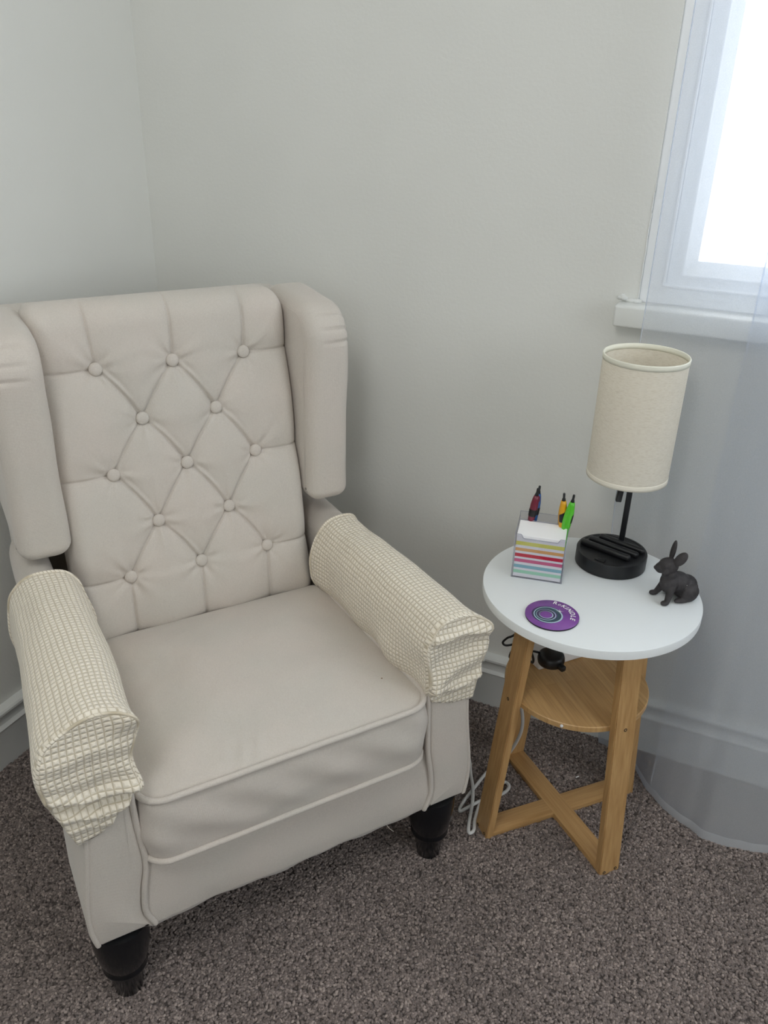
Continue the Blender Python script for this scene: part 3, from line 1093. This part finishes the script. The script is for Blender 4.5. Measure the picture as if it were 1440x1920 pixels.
box(bm, (-.0095, -.006, -.001), (.0095, .006, .0012), .001); box(bm, (-.0045, -.003, 0), (.0045, .003, .0022), .0008)
mtx = Matrix.Translation(Vector((-.0118, -.049, BH))) @ Matrix.Rotation(math.atan2(d.y, d.x), 4, 'Z')
bmesh.ops.transform(bm, matrix=mtx, verts=bm.verts[:])
obj('power_button', bm, M['black_plastic'], base, angle=40)
bm = bmesh.new(); lathe(bm, [(.003, 0), (.003, .0012), (.002, .0014)], 16, .041, .0285)
bmesh.ops.translate(bm, verts=bm.verts[:], vec=(0, 0, BH)); obj('indicator_dot', bm, M['screw'], base)
PO = Vector((.0105, .0385, 0))
bm = bmesh.new()
box(bm, (PO.x - .005, PO.y - .005, BH - .001), (PO.x + .005, PO.y + .005, .225), .001)
box(bm, (-.001, .0035, .215), (PO.x + .005, PO.y + .005, .225), .001)
pole = obj('pole', bm, M['black_metal'], lamp, angle=35)
SX, SY = .003, .0088
bm = bmesh.new()
lathe(bm, [(.012, .166), (.0135, .168), (.0135, .212), (.016, .214), (.016, .232), (.012, .235)], 24, SX, SY)
obj('bulb_socket', bm, M['black_plastic'], lamp, angle=40)
bm = bmesh.new()
lathe(bm, [(.012, .236), (.013, .245), (.022, .268), (.0285, .29), (.028, .305), (.02, .322), (.008, .330), (.001, .331)], 24, SX, SY)
obj('bulb', bm, mat('frosted_bulb', (.8, .8, .78), .3), lamp)
bm = bmesh.new()
box(bm, (-.0052, -.0052, -.016), (.0052, .0052, .016), .0018, 3)
box(bm, (-.002, .0, .012), (.002, .022, .016))
o = obj('switch_knob', bm, M['black_plastic'], lamp, angle=40); o.location = (.0, -.02, .154); o.rotation_euler = (R(4), R(3), R(20))
SR, SZ0, SZ1 = .0718, .179, .402
bm = bmesh.new()
lathe(bm, [(SR, SZ0), (SR, SZ0 + .07), (SR, SZ0 + .15), (SR, SZ1), (SR - .0012, SZ1), (SR - .0012, SZ0 + .15), (SR - .0012, SZ0 + .07), (SR - .0012, SZ0), (SR, SZ0)], 96, SX, SY, cap=False)
bmesh.ops.remove_doubles(bm, verts=bm.verts[:], dist=1e-6)
shade = obj('lamp_shade', bm, M['shade'], lamp, angle=50)
for z in (SZ0, SZ1):
    bm = bmesh.new()
    z0_, z1_ = (z - .001, z + .008) if z < .3 else (z - .008, z + .001)
    kt = 1 if z > .3 else .35
    lathe(bm, [(SR + .0007 * kt, z0_), (SR + .0009 * kt, (z0_ + z1_) / 2), (SR + .0012 * kt, z1_ - .001), (SR + .0002, z1_ + .0008), (SR - .0016, z1_), (SR - .0019, (z0_ + z1_) / 2), (SR - .0019, z0_), (SR + .0007 * kt, z0_)], 96, SX, SY, cap=False)
    bmesh.ops.remove_doubles(bm, verts=bm.verts[:], dist=1e-6)
    obj('shade_trim', bm, M['shade_trim'] if z > .3 else mat('linen_hem_tape', (.80, .755, .65), .8), shade)
bm = bmesh.new()
for k in range(3):
    a = 2 * PI * k / 3 + .4
    tube(bm, [(SX + .014 * math.cos(a), SY + .014 * math.sin(a), .226), (SX + .0702 * math.cos(a), SY + .0702 * math.sin(a), .226)], .0012, 6)
tube(bm, [(SX + .0152 * math.cos(2 * PI * k / 20), SY + .0152 * math.sin(2 * PI * k / 20), .226) for k in range(20)], .0014, 6, closed=True)
obj('shade_carrier', bm, M['screw'], shade)

# ================================================================== MEMO HOLDER, PAPER, PENS
MO = Vector((.986, -.2942, HT)); MA = math.atan2(.0993, .9951) + R(3.9)
memo = empty('memo_holder', MO, MA, 'clear acrylic desk holder with striped paper cube and pens on table', 'desk organiser')
WM, DM, HF, HB = .0912, .0735, .0895, .1005
th = .0018


def panel(name, lo, hi, parent=memo, mt=None):
    bm = bmesh.new(); box(bm, lo, hi); return obj(name, bm, mt or M['acrylic'], parent, smooth=False)


# front panel with a dipped upper edge
bm = bmesh.new()
top = [(0, HF), (.010, HF)] + [(.010 + .006 * k / 6, HF - .0075 * (1 - math.cos(PI * k / 6)) / 2) for k in range(1, 7)]
top += [(WM - x, z) for x, z in top[::-1]]
extrude_poly(bm, [(0, 0), (WM, 0)] + top[::-1], 0, th, 'y')
fp = obj('front_panel', bm, M['acrylic'], memo, smooth=False)
panel('back_panel', (0, DM - th, 0), (WM, DM, HB))
panel('divider', (th, .0525, 0), (WM - th, .0525 + th, HF + .004))
for x in (0, WM - th): panel('side_panel', (x, th, 0), (x + th, DM - th, HF + .003))
for x in (.024, .069): panel('slot_partition', (x, .0545, 0), (x + th, DM - th, HF + .003))
panel('bottom_panel', (th, th, 0), (WM - th, DM - th, th))
bm = bmesh.new()
r_ = .00055
for a in ([(0, 0, HF), (0, 0, 0)], [(0, 0, 0), (WM, 0, 0)], [(WM, 0, 0), (WM, 0, HF)], [(0, DM, HB), (WM, DM, HB)], [(0, DM, HB), (0, DM, HF)], [(WM, DM, HB), (WM, DM, HF)],
          [(0, 0, HF), (0, DM, HF + .003)], [(WM, 0, HF), (WM, DM, HF + .003)], [(th, .0525, HF + .004), (WM - th, .0525, HF + .004)]):
    tube(bm, a, r_, 5)
tube(bm, [(x, 0, z) for x, z in top], r_, 5)
obj('polished_edge', bm, M['acrylic_edge'], memo)

paper = empty('paper_cube', MO, MA, 'white note paper block with rainbow striped edge inside clear holder', 'note paper')
x0, x1, y0, y1, z0 = th + .0008, WM - th - .0008, th + .0006, .0518, th
pm = mat('note_paper', (.88, .87, .88), .8)
N, L, B = nodes(pm)
tc = N.new('ShaderNodeTexCoord'); sp = N.new('ShaderNodeSeparateXYZ'); L.new(tc.outputs['Object'], sp.inputs[0])
mr = N.new('ShaderNodeMapRange'); mr.inputs['From Min'].default_value = 0; mr.inputs['From Max'].default_value = .0895; L.new(sp.outputs[2], mr.inputs[0])
cr = N.new('ShaderNodeValToRGB'); cr.color_ramp.interpolation = 'CONSTANT'
el = cr.color_ramp.elements
WHT = (.92, .915, .93, 1)
el[0].position = 0; el[0].color = WHT
el[1].position = .10; el[1].color = (.42, .80, .56, 1)
for p_, c_ in ((.172, WHT), (.226, (.27, .54, .62, 1)), (.298, WHT), (.358, (.72, .12, .27, 1)), (.430, WHT), (.480, (.66, .012, .045, 1)), (.556, WHT), (.612, (.88, .47, .16, 1)), (.682, WHT), (.745, (.80, .78, .16, 1)), (.830, WHT)):
    k = el.new(p_); k.color = c_
L.new(mr.outputs[0], cr.inputs[0])
ge = N.new('ShaderNodeNewGeometry'); s2 = N.new('ShaderNodeSeparateXYZ'); L.new(ge.outputs['Normal'], s2.inputs[0])
gt = N.new('ShaderNodeMath'); gt.operation = 'GREATER_THAN'; gt.inputs[1].default_value = .6; L.new(s2.outputs[2], gt.inputs[0])
mx = N.new('ShaderNodeMixRGB'); L.new(gt.outputs[0], mx.inputs[0]); L.new(cr.outputs[0], mx.inputs[1]); mx.inputs[2].default_value = (.93, .925, .935, 1)
L.new(mx.outputs[0], B.inputs['Base Color'])
bm = bmesh.new()
# the top leans up a little to the back
vs = [bm.verts.new(p) for p in ((x0, y0, z0), (x1, y0, z0), (x1, y1, z0), (x0, y1, z0), (x0, y0, .0865), (x1, y0, .0865), (x1, y1, .0915), (x0, y1, .0915))]
for q in ((3, 2, 1, 0), (4, 5, 6, 7), (0, 1, 5, 4), (1, 2, 6, 5), (2, 3, 7, 6), (3, 0, 4, 7)): bm.faces.new([vs[i] for i in q])
obj('sheet_stack', bm, pm, paper, smooth=False)
bm = bmesh.new()
vs = [bm.verts.new(p) for p in ((x0 + .0004, y0 + .001, .0867), (x1 - .0008, y0 + .001, .0867), (x1 - .0008, y1, .0918), (x0 + .0004, y1, .0921))]
bm.faces.new(vs); r = bmesh.ops.extrude_face_region(bm, geom=bm.faces[:]); bmesh.ops.translate(bm, verts=[v for v in r['geom'] if isinstance(v, bmesh.types.BMVert)], vec=(0, 0, .0004))
bmesh.ops.recalc_face_normals(bm, faces=bm.faces[:])
obj('top_sheet', bm, mat('white_sheet', (.93, .925, .935), .8), paper, smooth=False)


def pen(label, colr, base, tip, spin, patch=None):
    """base and tip in table coordinates; the pen stands on its writing tip"""
    body = mat('pen_' + label.split()[0], colr, .3)
    b = Vector(base); t_ = Vector(tip)
    ax = (t_ - b)
    Ln = ax.length
    e = empty('ballpoint_pen', (0, 0, 0), 0, label, 'pen', None)
    e.matrix_world = Matrix.Translation(b) @ ax.to_track_quat('Z', 'Y').to_matrix().to_4x4() @ Matrix.Rotation(spin, 4, 'Z')
    bm = bmesh.new()
    kx = 1.22
    lathe(bm, [(r_ * kx, z_) for r_, z_ in [(.0006, 0), (.0012, .004), (.0034, .016), (.0045, .03), (.0047, .055), (.0046, .08), (.0051, .098), (.0059, .112), (.0058, .124), (.0047, .136), (.0035, .1425)]], 18)
    obj('barrel', bm, body, e)
    bm = bmesh.new(); lathe(bm, [(.0035, .1425), (.0030, .1465), (.0022, .148), (.0022, .1565), (.0015, .1575)], 14); obj('push_button', bm, M['black_plastic'], e, angle=40)
    # black grip collar with pointed end
    bm = bmesh.new()
    lathe(bm, [(.0063, .100), (.0069, .1005), (.0073, .107), (.0076, .113), (.0072, .115)], 18); 
    if patch:
        a0, a1 = patch
        dele = [v for v in bm.verts if not (a0 <= math.degrees(math.atan2(v.co.y, v.co.x)) % 360 <= a1)]
        bmesh.ops.delete(bm, geom=dele, context='VERTS')
        for v in bm.verts: v.co.z = .1 + (v.co.z - .1) * (1.0 + .9 * ((math.degrees(math.atan2(v.co.y, v.co.x)) % 360 - a0) / (a1 - a0)))
    obj('band', bm, M['black_plastic'], e, angle=40)
    # sickle shaped clip
    bm = bmesh.new()
    rows = []
    for k in range(13):
        u = k / 12
        z = .072 + .068 * u
        off = .0052 + .0050 * math.sin(PI * min(1, u * 1.02)) ** .8
        wdt = .0016 + .0017 * math.sin(PI * u)
        rows.append([(off + .0018, -wdt, z), (off + .0018, wdt, z), (max(.003, off - .0045), wdt, z), (max(.003, off - .0045), -wdt, z)])
    vr = grid(bm, rows, closed=True); bm.faces.new(vr[0][::-1]); bm.faces.new(vr[-1])
    bmesh.ops.recalc_face_normals(bm, faces=bm.faces[:])
    obj('clip', bm, body, e, angle=60)
    return e


pen('maroon retractable pen leaning in the left slot of clear holder', (.17, .018, .04), (.988, -.232, .5425), (1.0045, -.2365, .699), R(-20))
pen('blue retractable pen half hidden behind the maroon pen', (.03, .11, .32), (.9965, -.2265, .5425), (1.0045, -.2262, .694), R(30))
pen('yellow orange retractable pen in the right slot, left of the green pen', (.72, .36, .015), (1.0585, -.2265, .5425), (1.0520, -.2365, .7015), R(160), (95, 265))
pen('bright green retractable pen at the right end of clear holder', (.10, .52, .03), (1.0560, -.2285, .5425), (1.0695, -.2345, .7005), R(175), (60, 230))

# ================================================================== COASTER
coaster = empty('coaster', (1.0870, -.3905, HT), 0, 'round purple coaster with spiral rings and white lettering near table edge', 'coaster')
RC_ = .0455
bm = bmesh.new(); lathe(bm, [(RC_ - .0006, 0), (RC_, .0005), (RC_, .0028)], 96); obj('foam_back', bm, mat('black_rubber', (.012, .008, .016), .8), coaster, angle=40)
bm = bmesh.new(); lathe(bm, [(RC_, .0028), (RC_, .0038), (RC_ - .0005, .0042)], 96); obj('printed_face', bm, noise_color(mat('purple_print', (.2, .06, .3), .35), (.175, .055, .285), (.235, .075, .345), 22), coaster, angle=40)


def ring_band(bm, c, r0, r1, z, shift=(0, 0), n=72, h=.0002):
    """flat band between two circles, the inner one shifted (crescent)"""
    A = [bm.verts.new((c[0] + r1 * math.cos(2 * PI * k / n), c[1] + r1 * math.sin(2 * PI * k / n), z)) for k in range(n)]
    Bv = [bm.verts.new((c[0] + shift[0] + r0 * math.cos(2 * PI * k / n), c[1] + shift[1] + r0 * math.sin(2 * PI * k / n), z)) for k in range(n)]
    for k in range(n):
        j = (k + 1) % n
        bm.faces.new((A[k], A[j], Bv[j], Bv[k]))


inkd = mat('navy_ink', (.05, .035, .10), .4); inkt = mat('teal_ink', (.03, .07, .10), .4); inkl = mat('pale_blue_ink', (.42, .58, .66), .4); inkp = mat('light_purple_ink', (.24, .07, .36), .4); inkw = mat('white_ink', (.85, .85, .85), .5)
c0 = (-.0075, -.0045)
for nm, c, r0, r1, sh, mt, z in (
        ('outer_ring', c0, .017, .0262, (.002, .001), inkd, .00428),
        ('mid_ring', (-.0075, -.0045), .0155, .0225, (.001, 0), inkt, .00432),
        ('pale_crescent', (-.0055, -.0048), .0226, .0245, (-.0007, .0004), inkl, .00436),
        ('inner_ring', (-.009, -.0055), .0105, .0170, (.0004, -.0004), inkd, .00436),
        ('pale_ring', (-.0090, -.0058), .0158, .0168, (-.0004, .0003), inkl, .0044),
        ('small_pale_ring', (-.0088, -.0056), .0108, .0118, (-.0005, .0003), inkl, .0044)):
    bm = bmesh.new(); ring_band(bm, c, r0, r1, z, sh); obj(nm, bm, mt, coaster, smooth=False)
bm = bmesh.new()
for k in range(4):
    a = k * PI / 4 + .3
    ln = .0075 if k % 2 == 0 else .004
    e_ = Vector((math.cos(a), math.sin(a))); t = Vector((-e_.y, e_.x)) * .0005
    c = Vector((.0095, .0145))
    bm.faces.new([bm.verts.new((*(c + q), .0045)) for q in (e_ * ln, t, -e_ * ln, -t)])
bmesh.ops.recalc_face_normals(bm, faces=bm.faces[:])
obj('sparkle', bm, inkw, coaster, smooth=False)
bm = bmesh.new()
for ch, r_, a in (('R', .0335, 97.5), ('e', .0320, 84), ('K', .0315, 71), ('I', .0312, 60.5), ('N', .0312, 48), ('D', .0312, 31), ('L', .0312, 15.5), ('E', .0312, 1.5)):
    cu = bpy.data.curves.new('t', 'FONT'); cu.body = ch; cu.size = .0112 if ch == 'e' else .0118; cu.align_x = 'CENTER'; cu.offset = 0 if ch == 'e' else .0003
    to = bpy.data.objects.new('t', cu); col.objects.link(to)
    dg = bpy.context.evaluated_depsgraph_get()
    me = bpy.data.meshes.new_from_object(to.evaluated_get(dg))
    me.transform(Matrix.Translation((r_ * math.cos(R(a)) - .0, r_ * math.sin(R(a)), .0046)) @ Matrix.Rotation(R(a - 90), 4, 'Z') @ Matrix(((1, .25, 0, 0), (0, 1, 0, 0), (0, 0, 1, 0), (0, 0, 0, 1))))
    bm.from_mesh(me)
    bpy.data.objects.remove(to); bpy.data.meshes.remove(me); bpy.data.curves.remove(cu)
obj('lettering', bm, inkw, coaster, smooth=False)


# ================================================================== RABBIT FIGURINE
def rabbit():
    bm = bmesh.new()

    def ell(c, r, rot=(0, 0, 0), sub=3):
        from mathutils import Euler
        mtx = Matrix.Translation(c) @ Euler([R(a) for a in rot]).to_matrix().to_4x4() @ Matrix.Diagonal((*r, 1))
        bmesh.ops.create_icosphere(bm, subdivisions=sub, radius=1, matrix=mtx)

    def limb(pts, rad):
        P = smooth_path(pts, 6)
        n = len(P)
        rr = []
        for i in range(n):
            t = i / (n - 1) * (len(rad) - 1); k = min(int(t), len(rad) - 2)
            rr.append(rad[k] + (rad[k + 1] - rad[k]) * (t - k))
        tube(bm, P, rr, 12)
        for q, r_ in ((P[0], rr[0]), (P[-1], rr[-1])): bmesh.ops.create_icosphere(bm, subdivisions=2, radius=r_, matrix=Matrix.Translation(q))
    # x forward, y left, z up (metres)
    ell((-.016, 0, .0215), (.0245, .0185, .0205), (0, 12, 0))      # rump
    ell((-.002, 0, .0315), (.0255, .0165, .0185), (0, -22, 0))     # back
    ell((.016, 0, .0330), (.0185, .0155, .0205), (0, 18, 0))       # chest
    ell((.0195, -.001, .0475), (.0135, .0125, .0160), (0, 12, 0))     # neck
    hx, hy, hz = .0235, -.0035, .0635
    ell((hx, hy, hz), (.0175, .0138, .0150), (0, 16, -26))         # skull
    ell((hx + .0105, hy - .0050, hz - .0050), (.0104, .0096, .0094), (0, 24, -26))   # muzzle
    ell((hx + .0182, hy - .0088, hz - .0060), (.0036, .0040, .0036))   # nose
    for s in (-1, 1):                                                  # cheeks and eyes
        ell((hx + .004 + .004 * s, hy + .0095 * s - .002, hz - .005), (.0072, .0052, .0068))
        ell((hx + .0065 + .0048 * s, hy + .0112 * s - .0032, hz + .0030), (.0026, .0018, .0024), sub=2)
        ell((-.017, .0165 * s, .0165), (.0180, .0082, .0165), (0, 28, 0))  # haunch
        ell((-.005, .0165 * s, .0052), (.0195, .0058, .0052))              # hind foot
        limb([(.018, .0085 * s, .030), (.0225, .0115 * s, .019), (.0275, .0150 * s, .0075), (.0300, .0160 * s, .0040)], [.0085, .0066, .0050, .0048])
        ell((.0338, .0166 * s, .0040), (.0076, .0054, .0042))              # fore paw
    ell((-.0390, 0, .0155), (.0062, .0062, .0078), (0, -25, 0))            # tail
    # ears: upright left ear, right ear turned out
    ell((.0150, -.0085, .0890), (.0042, .0066, .0195), (6, -8, -20))
    ell((.0125, .0105, .0830), (.0046, .0084, .0155), (-30, -14, 42))
    me = bpy.data.meshes.new('rabbit')
    bm.to_mesh(me); bm.free()
    o = bpy.data.objects.new('rabbit_figurine', me); col.objects.link(o)
    md = o.modifiers.new('r', 'REMESH'); md.mode = 'VOXEL'; md.voxel_size = .0009
    ms = o.modifiers.new('s', 'SMOOTH'); ms.factor = .5; ms.iterations = 4
    dg = bpy.context.evaluated_depsgraph_get()
    me2 = bpy.data.meshes.new_from_object(o.evaluated_get(dg))
    o.modifiers.clear()
    o.data = me2
    # hollows of the ears
    me2.materials.append(M['iron'])
    me2.polygons.foreach_set('use_smooth', [True] * len(me2.polygons))
    o.location = (1.2685, -.2325, HT)
    o.rotation_euler = (0, 0, R(-140))
    o.scale = (.96, 1.12, 1.03)
    tag(o, 'dark brown cast iron sitting rabbit figurine near the right table edge', 'figurine')
    sp_ = bmesh.new()
    bmesh.ops.create_icosphere(sp_, subdivisions=1, radius=.0006)
    k = obj('white_speck', sp_, M['dotwhite'], o); k.location = (-.006, .0172, .0345)
    return o


rabbit()

# ================================================================== POWER STRIP AND PLUG ON THE SHELF
PA = R(50.2)
strip = empty('power_strip', (1.055, -.274, .334), PA, 'white power strip lying on the lower shelf with a white cord trailing to the floor', 'power strip')
bm = bmesh.new(); box(bm, (0, 0, 0), (.125, .058, .026), .005, 3); body = obj('casing', bm, M['white_plastic'], strip, angle=40)
for cxs in (.035, .085):
    for dx, dy, a in ((-.006, .007, 60), (-.006, -.007, -60), (.008, 0, 0)):
        bm = bmesh.new(); box(bm, (-.004, -.0011, -.001), (.004, .0011, .0003))
        o = obj('socket_slot', bm, M['black_plastic'], body, smooth=False); o.location = (cxs + .012 + dx, .029 + dy, .026); o.rotation_euler = (0, 0, R(a))
Ti = (Matrix.Translation((1.055, -.274, .334)) @ Matrix.Rotation(PA, 4, 'Z')).inverted()
cp = [(1.0185, -.229, .347), (1.005, -.216, .347), (.990, -.205, .343), (.985, -.208, .328), (1.012, -.225, .23), (1.029, -.235, .165), (1.018, -.228, .10), (.99, -.228, .035), (.967, -.240, .010),
      (.957, -.29, .0085), (.948, -.345, .0085), (.950, -.371, .0085), (.965, -.350, .0095), (.980, -.329, .011), (1.002, -.306, .0095), (1.019, -.280, .0085), (1.022, -.260, .0085), (1.010, -.252, .0085),
      (.996, -.275, .0085), (.982, -.320, .0085), (.985, -.375, .0085), (.9925, -.405, .0085), (.987, -.4165, .0085), (.980, -.402, .0088), (.968, -.345, .015), (.955, -.305, .0155), (.938, -.266, .009), (.90, -.19, .0085), (.80, -.08, .0085), (.62, -.05, .0085)]
bm = bmesh.new(); tube(bm, [Ti @ q for q in smooth_path(cp, 8)], .0036, 10)
obj('cord', bm, M['cord'], strip)

ad = empty('plug_adapter', (1.0755, -.274, .3605), R(-35), 'black round plug adapter with thin black cable on the white power strip', 'plug')
bm = bmesh.new(); lathe(bm, [(.0205, 0), (.0245, .002), (.0255, .006), (.0255, .015), (.0240, .0195), (.0205, .0225), (.011, .0245), (.001, .025)], 40); obj('housing', bm, M['black_plastic'], ad, angle=50)
bm = bmesh.new(); lathe(bm, [(.0256, .0098), (.0259, .0103), (.0259, .0117), (.0256, .0122)], 40, cap=False); obj('parting_line', bm, M['black_metal'], ad)
bm = bmesh.new(); box(bm, (.016, -.006, .003), (.038, .006, .015), .004, 3); obj('cable_collar', bm, M['black_plastic'], ad, angle=50)
Ti = (Matrix.Translation((1.0755, -.274, .3605)) @ Matrix.Rotation(R(-35), 4, 'Z')).inverted()
bm = bmesh.new()
tube(bm, [Ti @ q for q in smooth_path([(1.060, -.268, .372), (1.049, -.285, .385), (1.0425, -.30, .393), (1.047, -.30, .378), (1.0465, -.30, .3692), (1.040, -.30, .371), (1.020, -.302, .370), (1.0025, -.30, .366), (1.004, -.296, .381), (1.012, -.285, .389), (1.004, -.264, .377), (.990, -.26, .366), (.980, -.26, .3629), (.9756, -.26, .3684), (.984, -.26, .3814), (.9986, -.255, .393), (1.03, -.2, .42), (1.10, -.12, .48), (1.125, -.0785, .53)], 8)], .0023, 8)
obj('cable', bm, M['black_plastic'], ad)


# ================================================================== SHEER CURTAIN
curtain = empty('sheer_curtain', (1.5, -.12, 0), 0, 'white sheer voile curtain hanging over the window and trailing onto the carpet', 'curtain')
BOT = resample([(p.x, p.y) for p in smooth_path([(1.168, -.030, 0), (1.205, -.042, 0), (1.255, -.078, 0), (1.289, -.131, 0), (1.34, -.181, 0), (1.386, -.206, 0), (1.42, -.223, 0), (1.47, -.220, 0), (1.523, -.209, 0), (1.62, -.18, 0), (1.78, -.14, 0), (2.0, -.15, 0), (2.2, -.12, 0), (2.45, -.13, 0), (2.7, -.12, 0)], 8)], .008, closed=False)
NU = len(BOT)


def curtain_pt(i, z, dy=0):
    b = BOT[i]
    u = i / (NU - 1)
    xt = 1.119 + (2.75 - 1.119) * u
    yt = -.066 - .006 * math.sin(xt * 19 + 1) * sstep(1.12, 1.35, xt) - .0016 * math.sin(xt * 47) * sstep(1.15, 1.4, xt)
    # near the table the cloth is pressed back towards the wall
    t = max(0, (.78 - z) / .78)
    f = t ** 1.9
    x = xt + (b.x - xt) * f
    y = yt + (b.y - yt) * f
    if z < .62: y = max(y, yt + .0) if (b.y > yt) else y
    y += dy
    rip = .0009 * math.sin(xt * 130 + 2.5 * z) * sstep(1.12, 1.2, xt) * (.3 + .7 * sstep(2.1, 1.2, z))
    return Vector((x, min(y + rip, -.0475 if z > .94 and z < 1.01 else -.024), z))


ZS = [0.004 + .012 * k for k in range(10)] + [.124 + 2.13 * (k / 120) for k in range(1, 121)]
rows = [[curtain_pt(i, z) for i in range(NU)] for z in ZS]
bm = bmesh.new(); grid(bm, rows); obj('curtain_panel', bm, M['sheer'], curtain).matrix_parent_inverse = Matrix.Translation((-1.5, .12, 0))
i0 = min(range(NU), key=lambda i: abs(1.119 + 1.631 * i / (NU - 1) - 1.297))
rows = [[curtain_pt(i, z + .004, .012) for i in range(i0, NU)] for z in ZS]
bm = bmesh.new(); grid(bm, rows); obj('folded_layer', bm, M['sheer'], curtain).matrix_parent_inverse = Matrix.Translation((-1.5, .12, 0))


def strip_tube(name, pts, r):
    bm = bmesh.new(); tube(bm, pts, r, 6); obj(name, bm, M['sheer_hem'], curtain).matrix_parent_inverse = Matrix.Translation((-1.5, .12, 0))


strip_tube('side_hem', [curtain_pt(0, z) for z in ZS], .0011)
strip_tube('fold_edge', [curtain_pt(i0, z + .004, .009) for z in ZS], .0013)
bm = bmesh.new()
grid(bm, [[curtain_pt(i, z) + Vector((0, -.0012, 0)) for i in range(NU)] for z in (.003, .012, .020)])
obj('bottom_hem', bm, M['sheer_hem'], curtain).matrix_parent_inverse = Matrix.Translation((-1.5, .12, 0))

# ------------------------------------------------------------------ loose thread under the chair, fluff on the carpet
bm = bmesh.new(); tube(bm, smooth_path([(0, 0, .0), (.006, -.004, -.012), (.014, -.006, -.022)], 6), .0005, 5)
o = obj('loose_thread', bm, M['linen'], chair); o.location = (.17, -.028, .160)
bm = bmesh.new(); box(bm, (-.004, -.0012, 0), (.004, .0012, .002), .0006)
o = obj('paper_scrap', bm, M['dotwhite'], None, smooth=False); o.location = (1.148, -.165, .0052); o.rotation_euler = (0, 0, R(50))
tag(o, 'tiny white paper scrap on the carpet behind the side table', 'scrap')
